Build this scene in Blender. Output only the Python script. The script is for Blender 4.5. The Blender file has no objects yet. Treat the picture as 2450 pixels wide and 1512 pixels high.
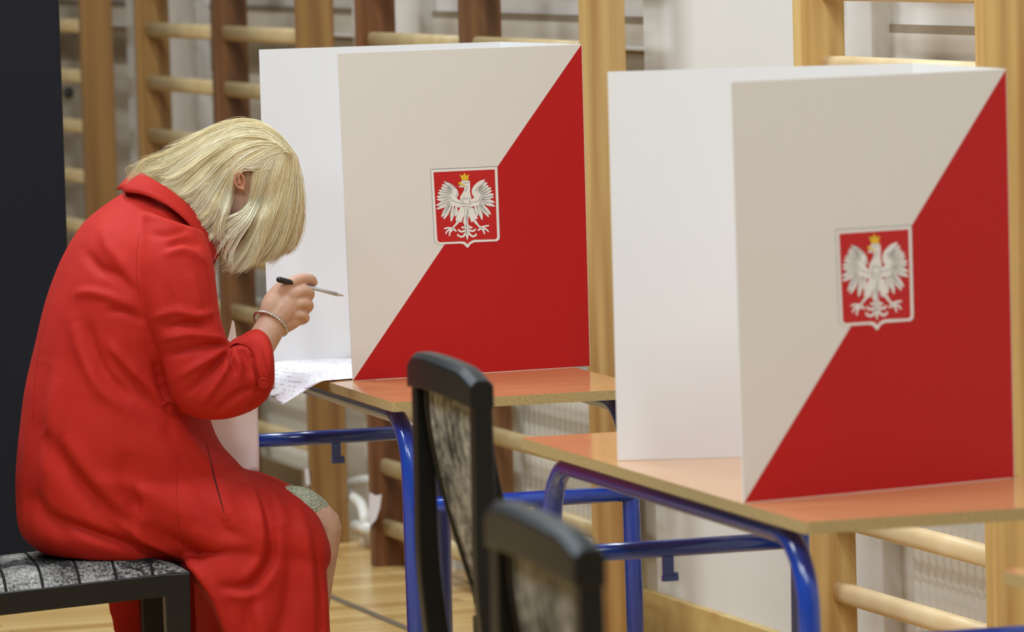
import bpy, bmesh, math, random
import numpy as np
from mathutils import Vector, Matrix, noise
from mathutils.geometry import tessellate_polygon
from mathutils.bvhtree import BVHTree
random.seed(7)
C = bpy.context.scene.collection

# ------------------------------------------------------------------ camera
IW, IH = 2450, 1512
FPX, PITCH, ROLL, EYE = 12328.5, .07806, -.02729, 1.63847
FW = Vector((0, math.cos(PITCH), -math.sin(PITCH)))
_r = Vector((1, 0, 0)); _u = _r.cross(FW)
RT = math.cos(ROLL)*_r + math.sin(ROLL)*_u
UP = -math.sin(ROLL)*_r + math.cos(ROLL)*_u
CAM = Vector((0, 0, EYE))
cd = bpy.data.cameras.new('camera'); cam = bpy.data.objects.new('camera', cd); C.objects.link(cam)
cd.sensor_width = 36; cd.lens = FPX/IW*36
cd.clip_start = .1; cd.clip_end = 100
cam.matrix_world = Matrix(((RT.x, UP.x, -FW.x, 0), (RT.y, UP.y, -FW.y, 0), (RT.z, UP.z, -FW.z, EYE), (0, 0, 0, 1)))
cd.dof.use_dof = True; cd.dof.focus_distance = 9.70; cd.dof.aperture_fstop = 6.2
bpy.context.scene.camera = cam

# ------------------------------------------------------------------ world, lights, exposure
sc = bpy.context.scene
sc.view_settings.view_transform = 'Standard'; sc.view_settings.look = 'None'
sc.view_settings.gamma = 1; sc.view_settings.use_curve_mapping = False
sc.view_settings.exposure = -0.20
wd = bpy.data.worlds.new('world'); sc.world = wd; wd.use_nodes = True
bgn = wd.node_tree.nodes['Background']
bgn.inputs[0].default_value = (.84, .93, 1.0, 1); bgn.inputs[1].default_value = .14
def area(x, y, z, sx, sy, e, rz=0., col=(.82, .92, 1.0), tgt=None):
    d = bpy.data.lights.new('ceiling_lamp', 'AREA'); d.shape = 'RECTANGLE'; d.size = sx; d.size_y = sy
    d.energy = e; d.color = col
    o = bpy.data.objects.new('ceiling_lamp', d); C.objects.link(o); o.location = (x, y, z)
    if tgt: o.rotation_euler = (Vector(tgt)-Vector((x, y, z))).to_track_quat('-Z', 'Y').to_euler()
    else: o.rotation_euler = (0, 0, rz)
for (x, y) in ((-3.4, 4.0), (-3.6, 8.0), (-3.8, 12.), (-.6, 3.2), (-.9, 7.2), (-1.6, 11.2), (1.4, 2.2)):
    area(x, y, 5.6, .35, 2.0, 180, .33)

# ------------------------------------------------------------------ pixel rays (each lands on a real plane)
def ray(x, y): return FW + RT*((x-IW/2)/FPX) - UP*((y-IH/2)/FPX)
def onz(x, y, z):
    d = ray(x, y); return CAM + d*((z-EYE)/d.z)
def ony(x, y, Y): return CAM + ray(x, y)*(Y/ray(x, y).y)
def onpl(x, y, P, n):
    d = ray(x, y); return CAM + d*((P-CAM).dot(n)/d.dot(n))
def proj(P):
    d = P-CAM; z = d.dot(FW); return IW/2+FPX*d.dot(RT)/z, IH/2-FPX*d.dot(UP)/z
def ed(a): return Vector((math.cos(a), math.sin(a), 0)), Vector((-math.sin(a), math.cos(a), 0))
Z3 = Vector((0, 0, 1))

# ------------------------------------------------------------------ object helpers
def props(o, label=None, cat=None, group=None, kind=None):
    if label: o['label'] = label
    if cat: o['category'] = cat
    if group: o['group'] = group
    if kind: o['kind'] = kind
    return o
def empty(name, loc, rz=0.):
    o = bpy.data.objects.new(name, None); C.objects.link(o); o.location = loc; o.rotation_euler = (0, 0, rz)
    o.empty_display_size = .1; return o
class MB:
    def __init__(s): s.v = []; s.f = []; s.m = []; s.sm = []
    def add(s, vs, fs, mi=0, smooth=False):
        b = len(s.v); s.v += [Vector(p) for p in vs]
        for f in fs: s.f.append([b+i for i in f]); s.m.append(mi); s.sm.append(smooth)
        return s
    def box(s, c, d, ax=None, mi=0):
        ax = ax or (Vector((1, 0, 0)), Vector((0, 1, 0)), Z3); c = Vector(c)
        vs = [c+ax[0]*(d[0]/2*i)+ax[1]*(d[1]/2*j)+ax[2]*(d[2]/2*k) for i in (-1, 1) for j in (-1, 1) for k in (-1, 1)]
        return s.add(vs, [(0, 1, 3, 2), (4, 6, 7, 5), (0, 4, 5, 1), (2, 3, 7, 6), (0, 2, 6, 4), (1, 5, 7, 3)], mi)
    def loft(s, rings, mi=0, caps=True, smooth=True, closed=False):
        n = len(rings[0]); vs = [p for r in rings for p in r]; fs = []
        m = len(rings)
        for i in range(m if closed else m-1):
            a = i*n; b = ((i+1) % m)*n
            for j in range(n): k = (j+1) % n; fs.append((a+j, a+k, b+k, b+j))
        if caps and not closed: fs.append(tuple(range(n))[::-1]); fs.append(tuple((m-1)*n+j for j in range(n)))
        return s.add(vs, fs, mi, smooth)
    def tube(s, pts, r, n=12, mi=0, caps=True, flat=None):
        pts = [Vector(p) for p in pts]; rs = r if isinstance(r, (list, tuple)) else [r]*len(pts)
        rings = []; t0 = (pts[1]-pts[0]).normalized(); nx = t0.orthogonal().normalized()
        for i, p in enumerate(pts):
            t = (pts[min(i+1, len(pts)-1)]-pts[max(i-1, 0)]).normalized()
            nx = (nx-t*nx.dot(t)).normalized(); by = t.cross(nx)
            rings.append([p+(nx*math.cos(2*math.pi*k/n)+by*math.sin(2*math.pi*k/n))*rs[i] for k in range(n)])
        return s.loft(rings, mi, caps)
    def beam(s, pts, w, h, side, mi=0):
        # rectangular section along pts; side = horizontal unit vector for width
        rings = []; pts = [Vector(p) for p in pts]
        for i, p in enumerate(pts):
            t = (pts[min(i+1, len(pts)-1)]-pts[max(i-1, 0)]).normalized()
            sd = (side-t*side.dot(t)).normalized(); nn = t.cross(sd)
            ww = w[i] if isinstance(w, (list, tuple)) else w; hh = h[i] if isinstance(h, (list, tuple)) else h
            rings.append([p+sd*(ww/2*a)+nn*(hh/2*b) for a, b in ((-1, -1), (1, -1), (1, 1), (-1, 1))])
        return s.loft(rings, mi, True, False)
    def ball(s, c, r, ax=None, n=16, m=10, mi=0):
        ax = ax or (Vector((1, 0, 0)), Vector((0, 1, 0)), Z3); r = r if isinstance(r, (list, tuple)) else (r, r, r)
        rings = []
        for i in range(m+1):
            th = math.pi*(i+.0001*(i == 0)-.0001*(i == m))/m
            rings.append([Vector(c)+ax[0]*(r[0]*math.sin(th)*math.cos(2*math.pi*j/n))+ax[1]*(r[1]*math.sin(th)*math.sin(2*math.pi*j/n))+ax[2]*(-r[2]*math.cos(th)) for j in range(n)])
        return s.loft(rings, mi)
    def poly(s, pts, mi=0):
        t = tessellate_polygon([[Vector((p.x, p.y, p.z)) for p in pts]])
        return s.add(pts, [tuple(x) for x in t], mi)
    def build(s, name, mats, parent=None, bevel=0., mod=None):
        me = bpy.data.meshes.new(name)
        inv = parent.matrix_world.inverted() if parent is not None and False else None
        me.from_pydata([tuple(v) for v in s.v], [], s.f)
        mats = mats if isinstance(mats, (list, tuple)) else [mats]
        for m in mats: me.materials.append(m)
        me.polygons.foreach_set('material_index', s.m); me.polygons.foreach_set('use_smooth', s.sm)
        bm = bmesh.new(); bm.from_mesh(me); bmesh.ops.recalc_face_normals(bm, faces=bm.faces); bm.to_mesh(me); bm.free()
        me.update()
        o = bpy.data.objects.new(name, me); C.objects.link(o)
        if parent: o.parent = parent
        if bevel:
            b = o.modifiers.new('bevel', 'BEVEL'); b.width = bevel; b.segments = 2; b.limit_method = 'ANGLE'; b.angle_limit = math.radians(35)
        return o
def smooth_path(pts, k=8):
    pts = [Vector(p) for p in pts]; out = []
    for i in range(len(pts)-1):
        p0 = pts[max(i-1, 0)]; p1 = pts[i]; p2 = pts[i+1]; p3 = pts[min(i+2, len(pts)-1)]
        for j in range(k):
            t = j/k; out.append(.5*((2*p1)+(p2-p0)*t+(2*p0-5*p1+4*p2-p3)*t*t+(3*p1-p0-3*p2+p3)*t**3))
    out.append(pts[-1]); return out
def fillet(pts, r, k=8):
    pts = [Vector(p) for p in pts]; out = [pts[0]]
    for i in range(1, len(pts)-1):
        a = (pts[i-1]-pts[i]).normalized(); b = (pts[i+1]-pts[i]).normalized()
        ang = a.angle(b); d = r/math.tan(ang/2); cdir = (a+b).normalized(); c = pts[i]+cdir*(r/math.sin(ang/2))
        p1 = pts[i]+a*d; p2 = pts[i]+b*d
        v1 = p1-c; v2 = p2-c; om = v1.angle(v2)
        for j in range(k+1):
            t = j/k; out.append(c+(v1*math.sin((1-t)*om)+v2*math.sin(t*om))/math.sin(om))
    out.append(pts[-1]); return out

# ------------------------------------------------------------------ materials
def srgb(r, g, b):
    return tuple(((c/255)/12.92 if c/255 <= .04045 else ((c/255+.055)/1.055)**2.4) for c in (r, g, b))+(1,)
def mat(name, col, rough=.5, spec=.5, metal=0., bump=None, var=None, coat=0., sheen=0.):
    """bump=(scale xyz, strength, dist); var=(colour2, scale xyz, lo, hi)"""
    m = bpy.data.materials.new(name); m.use_nodes = True; nt = m.node_tree; b = nt.nodes['Principled BSDF']
    b.inputs['Base Color'].default_value = col; b.inputs['Roughness'].default_value = rough
    b.inputs['Metallic'].default_value = metal; b.inputs['Specular IOR Level'].default_value = spec
    b.inputs['Coat Weight'].default_value = coat
    if sheen: b.inputs['Sheen Weight'].default_value = sheen; b.inputs['Sheen Roughness'].default_value = .4
    tc = nt.nodes.new('ShaderNodeTexCoord')
    def nz(scale, detail=4, rough=.55):
        mp = nt.nodes.new('ShaderNodeMapping'); mp.inputs['Scale'].default_value = scale
        n = nt.nodes.new('ShaderNodeTexNoise'); n.inputs['Scale'].default_value = 1; n.inputs['Detail'].default_value = detail
        n.inputs['Roughness'].default_value = rough
        nt.links.new(tc.outputs['Object'], mp.inputs[0]); nt.links.new(mp.outputs[0], n.inputs['Vector']); return n
    if var:
        c2, scl, lo, hi = var; n = nz(scl)
        mr = nt.nodes.new('ShaderNodeMapRange'); mr.inputs[1].default_value = lo; mr.inputs[2].default_value = hi
        mx = nt.nodes.new('ShaderNodeMix'); mx.data_type = 'RGBA'; mx.inputs[6].default_value = col; mx.inputs[7].default_value = c2
        nt.links.new(n.outputs[0], mr.inputs[0]); nt.links.new(mr.outputs[0], mx.inputs[0]); nt.links.new(mx.outputs[2], b.inputs['Base Color'])
    if bump:
        n = nz(bump[0], 3); bp = nt.nodes.new('ShaderNodeBump'); bp.inputs['Strength'].default_value = bump[1]; bp.inputs['Distance'].default_value = bump[2]
        nt.links.new(n.outputs[0], bp.inputs['Height']); nt.links.new(bp.outputs[0], b.inputs['Normal'])
    return m
def wood(name, c1, c2, rough=.45, vert=True, knots=False, gs=60):
    if not vert: return mat(name, c1, rough, .4, var=(c2, (gs, gs, gs), .3, .75))
    m = bpy.data.materials.new(name); m.use_nodes = True; nt = m.node_tree; b = nt.nodes['Principled BSDF']
    b.inputs['Roughness'].default_value = rough; b.inputs['Coat Weight'].default_value = .15; b.inputs['Coat Roughness'].default_value = .3
    tc = nt.nodes.new('ShaderNodeTexCoord'); mp = nt.nodes.new('ShaderNodeMapping')
    mp.inputs['Scale'].default_value = (gs, gs, 1.6) if vert else (gs, gs, gs)
    n = nt.nodes.new('ShaderNodeTexNoise'); n.inputs['Scale'].default_value = 1; n.inputs['Detail'].default_value = 3
    mp2 = nt.nodes.new('ShaderNodeMapping'); mp2.inputs['Scale'].default_value = (9, 9, 1.1)
    n2 = nt.nodes.new('ShaderNodeTexNoise'); n2.inputs['Scale'].default_value = 1; n2.inputs['Detail'].default_value = 2
    wv = nt.nodes.new('ShaderNodeTexWave'); wv.inputs['Scale'].default_value = 6; wv.inputs['Distortion'].default_value = 7; wv.inputs['Detail'].default_value = 1
    mp3 = nt.nodes.new('ShaderNodeMapping'); mp3.inputs['Scale'].default_value = (1, 1.6, .13)
    for a in (mp, mp2, mp3): nt.links.new(tc.outputs['Object'], a.inputs[0])
    nt.links.new(mp.outputs[0], n.inputs['Vector']); nt.links.new(mp2.outputs[0], n2.inputs['Vector']); nt.links.new(mp3.outputs[0], wv.inputs['Vector'])
    ad = nt.nodes.new('ShaderNodeMath'); ad.operation = 'ADD'; ad2 = nt.nodes.new('ShaderNodeMath'); ad2.operation = 'MULTIPLY_ADD'; ad2.inputs[1].default_value = .35
    nt.links.new(n.outputs[0], ad.inputs[0]); nt.links.new(n2.outputs[0], ad.inputs[1])
    nt.links.new(wv.outputs['Fac'], ad2.inputs[0]); nt.links.new(ad.outputs[0], ad2.inputs[2])
    mr = nt.nodes.new('ShaderNodeMapRange'); mr.inputs[1].default_value = .85; mr.inputs[2].default_value = 1.55
    nt.links.new(ad2.outputs[0], mr.inputs[0])
    mx = nt.nodes.new('ShaderNodeMix'); mx.data_type = 'RGBA'; mx.inputs[6].default_value = c1; mx.inputs[7].default_value = c2
    nt.links.new(mr.outputs[0], mx.inputs[0]); nt.links.new(mx.outputs[2], b.inputs['Base Color'])
    return m
WALL = mat('white_wall_paint', srgb(222, 216, 208), .75, .2, bump=((30, 30, 30), .08, .002))
NICHE = mat('niche_shade_bands', srgb(150, 134, 112), .8, .2)
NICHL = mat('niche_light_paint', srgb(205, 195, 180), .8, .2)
RADI = mat('radiator_enamel', srgb(226, 220, 208), .35)
BLUE = mat('blue_tube_enamel', srgb(28, 62, 158), .22, .5, coat=.3)
EDGE = mat('chipboard_edge', srgb(176, 152, 104), .8, .2, var=(srgb(138, 116, 76), (260, 260, 260), .45, .75), bump=((300, 300, 300), .5, .001))
LAM = mat('beech_laminate', srgb(203, 150, 102), .13, .5, var=(srgb(187, 132, 86), (3, 90, 3), .35, .7))
LAM.node_tree.nodes['Principled BSDF'].inputs['IOR'].default_value = 1.6
BLACK = mat('black_lacquered_wood', srgb(11, 11, 10), .4, .4)
BRDW = mat('board_white_inner', srgb(230, 227, 224), .55, .3)
BRDP = mat('board_white_print', srgb(218, 211, 202), .5, .3)
BRDR = mat('board_red_print', srgb(180, 20, 19), .5, .25)
EMW = mat('emblem_white', srgb(226, 221, 213), .5, .3)
EMR = mat('emblem_red', srgb(186, 28, 27), .45, .3)
EMY = mat('emblem_gold', srgb(222, 176, 45), .5, .3)
EMG = mat('emblem_grey_line', srgb(128, 122, 118), .6, .2)
DARK = mat('navy_partition_cloth', srgb(31, 31, 37), .85, .15, bump=((900, 900, 900), .15, .0005))
COAT = mat('red_coat_cotton', srgb(176, 34, 21), .75, .22, var=(srgb(168, 30, 19), (8, 8, 8), .35, .65), bump=((1400, 1400, 1400), .12, .0004))
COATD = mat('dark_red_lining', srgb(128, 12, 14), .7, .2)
THREAD = mat('red_thread', srgb(168, 34, 25), .7, .2)
SKIN = mat('skin', srgb(196, 158, 132), .5, .35, var=(srgb(188, 140, 118), (25, 25, 25), .4, .7))
SKIN.node_tree.nodes['Principled BSDF'].inputs['Subsurface Weight'].default_value = .12
SKIN.node_tree.nodes['Principled BSDF'].inputs['Subsurface Radius'].default_value = (.01, .004, .002)
EARM = mat('ear_skin', srgb(196, 140, 112), .5, .3)
SILVER = mat('silver', srgb(205, 203, 198), .25, .5, 1.)
LACE = mat('sage_lace', srgb(176, 176, 150), .8, .2, var=(srgb(128, 130, 106), (260, 260, 260), .42, .6), bump=((200, 200, 200), .6, .003))
SHOE = mat('dark_shoe_leather', srgb(40, 32, 30), .4)
PENB = mat('black_pen_plastic', srgb(20, 18, 20), .3)
PENW = mat('clear_grey_pen_barrel', srgb(186, 186, 190), .3)
STEEL = mat('galvanised_steel', srgb(150, 146, 136), .4, .5, .6)
GREEN = mat('dark_green_plastic', srgb(26, 34, 26), .4)
RUNG_O = wood('old_rung_beech', srgb(196, 172, 128), srgb(178, 150, 104), .45, False, gs=14)
RUNG_N = wood('new_rung_beech', srgb(236, 208, 162), srgb(222, 190, 140), .4, False, gs=10)
PLANK = wood('skirting_plank_wood', srgb(205, 176, 112), srgb(178, 142, 84), .4, False, gs=9)

def hair_mat():
    m = bpy.data.materials.new('blonde_hair'); m.use_nodes = True; nt = m.node_tree; b = nt.nodes['Principled BSDF']
    at = nt.nodes.new('ShaderNodeAttribute'); at.attribute_name = 'tint'
    r = nt.nodes.new('ShaderNodeValToRGB'); e = r.color_ramp.elements
    e[0].position = 0; e[0].color = srgb(196, 164, 108); e[1].position = 1; e[1].color = srgb(250, 242, 216)
    x = e.new(.45); x.color = srgb(240, 222, 172)
    nt.links.new(at.outputs['Fac'], r.inputs[0]); nt.links.new(r.outputs[0], b.inputs['Base Color'])
    b.inputs['Roughness'].default_value = .38; b.inputs['Specular IOR Level'].default_value = .6
    return m
HAIR = hair_mat()

def floor_mat(ang):
    m = bpy.data.materials.new('parquet'); m.use_nodes = True; nt = m.node_tree; b = nt.nodes['Principled BSDF']
    tc = nt.nodes.new('ShaderNodeTexCoord'); mp = nt.nodes.new('ShaderNodeMapping'); mp.inputs['Rotation'].default_value = (0, 0, -ang)
    br = nt.nodes.new('ShaderNodeTexBrick'); br.inputs['Scale'].default_value = 1; br.inputs['Brick Width'].default_value = 1.1
    br.inputs['Row Height'].default_value = .07; br.inputs['Mortar Size'].default_value = .0012; br.inputs['Bias'].default_value = .0
    br.inputs['Color1'].default_value = srgb(226, 190, 124); br.inputs['Color2'].default_value = srgb(182, 138, 78); br.inputs['Mortar'].default_value = srgb(105, 75, 40)
    nt.links.new(tc.outputs['Object'], mp.inputs[0]); nt.links.new(mp.outputs[0], br.inputs['Vector'])
    nt.links.new(br.outputs['Color'], b.inputs['Base Color']); b.inputs['Roughness'].default_value = .22
    return m
def fabric_mat(name, stripes):
    m = bpy.data.materials.new(name); m.use_nodes = True; nt = m.node_tree; b = nt.nodes['Principled BSDF']
    tc = nt.nodes.new('ShaderNodeTexCoord'); mp = nt.nodes.new('ShaderNodeMapping'); mp.inputs['Scale'].default_value = (170, 120, 120) if stripes else (60, 90, 60)
    n = nt.nodes.new('ShaderNodeTexNoise'); n.inputs['Scale'].default_value = 1; n.inputs['Detail'].default_value = 5; n.inputs['Roughness'].default_value = .7
    mp2 = nt.nodes.new('ShaderNodeMapping'); mp2.inputs['Scale'].default_value = (10, 10, 9) if stripes else (20, 20, 8)
    n2 = nt.nodes.new('ShaderNodeTexNoise'); n2.inputs['Scale'].default_value = 1; n2.inputs['Detail'].default_value = 3
    nt.links.new(tc.outputs['Object'], mp.inputs[0]); nt.links.new(mp.outputs[0], n.inputs['Vector'])
    nt.links.new(tc.outputs['Object'], mp2.inputs[0]); nt.links.new(mp2.outputs[0], n2.inputs['Vector'])
    ad = nt.nodes.new('ShaderNodeMath'); ad.operation = 'ADD'; nt.links.new(n.outputs[0], ad.inputs[0]); nt.links.new(n2.outputs[0], ad.inputs[1])
    r = nt.nodes.new('ShaderNodeValToRGB'); e = r.color_ramp.elements
    mr = nt.nodes.new('ShaderNodeMath'); mr.operation = 'MULTIPLY'; mr.inputs[1].default_value = .5; nt.links.new(ad.outputs[0], mr.inputs[0])
    e[0].position = .44; e[0].color = srgb(30, 28, 27); e[1].position = .63; e[1].color = srgb(172, 166, 156) if stripes else srgb(190, 184, 172)
    nt.links.new(mr.outputs[0], r.inputs[0])
    # dark woven stripes across the seat
    sx = nt.nodes.new('ShaderNodeSeparateXYZ'); nt.links.new(tc.outputs['Object'], sx.inputs[0])
    md = nt.nodes.new('ShaderNodeMath'); md.operation = 'PINGPONG'; md.inputs[1].default_value = .034; nt.links.new(sx.outputs[0], md.inputs[0])
    cp = nt.nodes.new('ShaderNodeMath'); cp.operation = 'GREATER_THAN'; cp.inputs[1].default_value = .0028 if stripes else -1.; nt.links.new(md.outputs[0], cp.inputs[0])
    mx = nt.nodes.new('ShaderNodeMix'); mx.data_type = 'RGBA'; mx.inputs[6].default_value = srgb(24, 21, 20)
    nt.links.new(cp.outputs[0], mx.inputs[0]); nt.links.new(r.outputs[0], mx.inputs[7]); nt.links.new(mx.outputs[2], b.inputs['Base Color'])
    b.inputs['Roughness'].default_value = .85; b.inputs['Specular IOR Level'].default_value = .2
    return m
FAB = fabric_mat('striped_grey_seat_fabric', True); FABB = fabric_mat('mottled_grey_back_fabric', False)
def paper_mat(name, col, rows, tilt=0., lines=True):
    m = bpy.data.materials.new(name); m.use_nodes = True; nt = m.node_tree; b = nt.nodes['Principled BSDF']
    b.inputs['Roughness'].default_value = .55
    b.inputs['Base Color'].default_value = col
    if lines:
        uv = nt.nodes.new('ShaderNodeUVMap'); uv.uv_map = 'uv'
        br = nt.nodes.new('ShaderNodeTexBrick'); br.inputs['Scale'].default_value = rows; br.inputs['Brick Width'].default_value = 2.2; br.inputs['Row Height'].default_value = .5
        br.inputs['Mortar Size'].default_value = .0; br.inputs['Color1'].default_value = (1, 1, 1, 1); br.inputs['Color2'].default_value = (0, 0, 0, 1)
        sx = nt.nodes.new('ShaderNodeSeparateXYZ'); nt.links.new(uv.outputs[0], sx.inputs[0])
        f1 = nt.nodes.new('ShaderNodeMath'); f1.operation = 'MULTIPLY'; f1.inputs[1].default_value = rows*2
        nt.links.new(sx.outputs[1], f1.inputs[0])
        fr = nt.nodes.new('ShaderNodeMath'); fr.operation = 'FRACT'; nt.links.new(f1.outputs[0], fr.inputs[0])
        lt = nt.nodes.new('ShaderNodeMath'); lt.operation = 'LESS_THAN'; lt.inputs[1].default_value = .12; nt.links.new(fr.outputs[0], lt.inputs[0])
        fl = nt.nodes.new('ShaderNodeMath'); fl.operation = 'FLOOR'; nt.links.new(f1.outputs[0], fl.inputs[0])
        cx = nt.nodes.new('ShaderNodeCombineXYZ'); f2 = nt.nodes.new('ShaderNodeMath'); f2.operation = 'MULTIPLY'; f2.inputs[1].default_value = 9
        nt.links.new(sx.outputs[0], f2.inputs[0]); nt.links.new(f2.outputs[0], cx.inputs[0]); nt.links.new(fl.outputs[0], cx.inputs[1])
        nn = nt.nodes.new('ShaderNodeTexNoise'); nn.inputs['Scale'].default_value = 1.1; nn.inputs['Detail'].default_value = 0; nt.links.new(cx.outputs[0], nn.inputs['Vector'])
        gt = nt.nodes.new('ShaderNodeMath'); gt.operation = 'GREATER_THAN'; gt.inputs[1].default_value = .53; nt.links.new(nn.outputs[0], gt.inputs[0])
        mu = nt.nodes.new('ShaderNodeMath'); mu.operation = 'MULTIPLY'; nt.links.new(lt.outputs[0], mu.inputs[0]); nt.links.new(gt.outputs[0], mu.inputs[1])
        mx = nt.nodes.new('ShaderNodeMix'); mx.data_type = 'RGBA'; mx.inputs[6].default_value = col; mx.inputs[7].default_value = srgb(140, 136, 140)
        nt.links.new(mu.outputs[0], mx.inputs[0]); nt.links.new(mx.outputs[2], b.inputs['Base Color'])
    return m

# ------------------------------------------------------------------ setting: floor, wall with pilasters and niches
WA = .33071
WV = ed(WA)[1]; WN = Vector((-math.cos(WA), -math.sin(WA), 0))       # along the wall (away), into the room
P0 = Vector((-.37901, 12.97714, 0))                                   # foot of one wall-bar post, on the bars' front plane
def wp(s, q, z): return P0+WV*s-WN*q+Z3*z                            # s along wall, q behind the bars' front plane
WAX = (WV, -WN, Z3)
def wbox(mb, s0, s1, q0, q1, z0, z1, mi=0): return mb.box(wp((s0+s1)/2, (q0+q1)/2, (z0+z1)/2), (abs(s1-s0), abs(q1-q0), abs(z1-z0)), WAX, mi)
fl = MB(); fl.add([(-14, -3, 0), (8, -3, 0), (8, 26, 0), (-14, 26, 0)], [(0, 1, 2, 3)])
props(fl.build('floor', floor_mat(ed(WA)[0].to_2d().angle_signed(Vector((1, 0))) if False else WA)), kind='structure')
QF, QB = .2, .25
wb = MB(); wbox(wb, -9, 12, QB, QB+.2, 0, 5.2)
props(wb.build('wall_right', WALL), kind='structure')
pil = [(2.19, 3.0), (.09, .66), (-2.85, -1.54), (5.1, 5.9), (-7.5, -4.9)]
for i, (a, b) in enumerate(pil):
    m = MB(); wbox(m, a, b, QF, QB+.01, 0, 5.2); props(m.build('trim_%d' % (i+1), WALL, bevel=.008), kind='structure')
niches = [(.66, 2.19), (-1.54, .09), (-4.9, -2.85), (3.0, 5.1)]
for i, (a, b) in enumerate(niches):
    m = MB(); wbox(m, a, b, QB-.010, QB+.005, 1.20, 1.318); wbox(m, a, b, QB-.010, QB+.005, 1.378, 1.395)  # dark bands colour in the shade under a sill and inside the recess
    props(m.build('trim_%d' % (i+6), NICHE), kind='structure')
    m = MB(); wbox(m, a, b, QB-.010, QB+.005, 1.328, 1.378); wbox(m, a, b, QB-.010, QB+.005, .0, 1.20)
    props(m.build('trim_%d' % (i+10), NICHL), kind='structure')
    m = MB(); wbox(m, a, b, QB-.02, QB, 1.318, 1.328)
    props(m.build('trim_%d' % (i+14), WALL, bevel=.003), kind='structure')
bb = MB(); wbox(bb, -2.86, -1.50, QF-.022, QF, 0, .1)
props(bb.build('baseboard_right', PLANK, bevel=.002), kind='structure')
# painted court line
a = onz(700, 1388, .002); b = onz(1010, 1517, .002); d = (b-a).normalized(); sd = Vector((-d.y, d.x, 0))*.011
ln = MB(); a2 = a-d*1.5; b2 = b+d*2; ln.add([a2-sd, b2-sd, b2+sd, a2+sd], [(0, 1, 2, 3)])
props(ln.build('court_line', mat('grey_court_line', srgb(112, 98, 80), .5)), 'thin dark grey line painted diagonally across the parquet beside the red coat', 'floor line')

# radiators in the niches
def radiator(s0, s1, z0, z1, label, q=.135):
    t = empty('radiator', wp((s0+s1)/2, q, 0)); off = t.location
    m = MB(); n = int((s1-s0)/.036)
    rings = []
    for k in range(n*4+1):
        s = s0+(s1-s0)*k/(n*4); dq = (.0, .007, .010, .007)[k % 4]
        rings.append((s, q-dq))
    vs = []
    for s, qq in rings: vs += [wp(s, qq, z0)-off, wp(s, qq, z1)-off]
    fs = [(2*i, 2*i+2, 2*i+3, 2*i+1) for i in range(len(rings)-1)]
    m.add(vs, fs, 0, True); m.box(wp((s0+s1)/2, q+.03, (z0+z1)/2)-off, (s1-s0-.01, .05, z1-z0-.01), WAX)
    m.build('ribbed_panel', RADI, t)
    m = MB(); m.box(wp((s0+s1)/2, q+.03, z1+.004)-off, (s1-s0, .075, .008), WAX); m.build('top_grille', RADI, t)
    for s in (s0+.15, s1-.15):
        m = MB(); m.box(wp(s, q+.04, z0/2)-off, (.025, .03, z0), WAX); m.build('bracket', RADI, t)
    props(t, label, 'radiator'); return t
radiator(-4.7, -3.165, .15, .62, 'white ribbed radiator low in the niche behind the pale wall bars at the right')
radiator(-1.40, -.05, .14, .56, 'white ribbed radiator behind the middle wall bars, partly hidden by the blue desk frame')
radiator(.95, 2.0, .14, .56, 'white radiator behind the brown wall bars, seen low beside the blonde woman')

# white heating pipe with valve near the middle post
def at_wall(x, y, q): return onpl(x, y, wp(0, q, 0), WN)
t = empty('heating_pipe', (0, 0, 0)); 
m = MB(); m.tube(smooth_path([at_wall(905, 1148, .2), at_wall(860, 1150, .16), at_wall(828, 1165, .14), at_wall(838, 1185, .12), at_wall(862, 1205, .10), at_wall(872, 1235, .09), at_wall(872, 1262, .09)], 6), .014, 12)
t.location = at_wall(868, 1300, .1)*1; t.location.z = 0
def shift(mb, o):
    mb.v = [v-o for v in mb.v]; return mb
shift(m, t.location).build('bent_pipe', RADI, t)
m = MB(); m.tube([at_wall(850, 1258, .09), at_wall(888, 1266, .09)], [.016, .016], 14); m.ball(at_wall(872, 1262, .09), .018)
shift(m, t.location).build('valve', RADI, t)
b0 = at_wall(871, 1262, .1); m = MB(); m.tube([b0, Vector((b0.x, b0.y, 0))], .012, 12); shift(m, t.location).build('riser', RADI, t)
props(t, 'white bent heating pipe with a valve standing beside the foot of a brown wooden post', 'pipe')
# scrap of paper on the post, tape, fittings
def card(name, pts, label, cat, mtl, th=.002, q=-.004):
    m = MB(); P = [at_wall(x, y, q) for x, y in pts]; n = WN.normalized() if False else (CAM-P[0]).normalized()
    n = Vector((n.x, n.y, 0)).normalized()
    Q = [p+n*th*(1+random.random()*3) for p in P]
    m.poly(P); m.poly(Q)
    k = len(P); m.add(P+Q, [(i, (i+1) % k, (i+1) % k+k, i+k) for i in range(k)])
    return props(m.build(name, mtl), label, cat)
PAPER = paper_mat('plain_paper', srgb(232, 222, 224), 1, lines=False)
card('paper_scrap', [(884, 1178), (900, 1186), (913, 1183), (909, 1215), (900, 1242), (886, 1258), (882, 1230)], 'small crumpled white paper scrap on the brown post beside the white pipe', 'paper', PAPER)
card('paper_tape', [(729, 1122), (738, 1122), (742, 1160), (732, 1160)], 'short white strip of tape on the edge of a wooden post beside the knees', 'tape', PAPER)
m = MB(); m.ball(at_wall(164, 222, .05), (.016, .02, .019))
props(m.build('stopper_knob', GREEN), 'small dark green knob between the rungs beside the dark partition', 'knob')
m = MB(); wbox(m, -2.70, -2.60, .172, .199, 1.442, 1.52); m.box(wp(-2.63, .165, 1.45), (.03, .02, .012), WAX)
props(m.build('conduit_box', RADI, bevel=.003), 'small white box on the wall beside the top of the pale wooden post', 'junction box')

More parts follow.
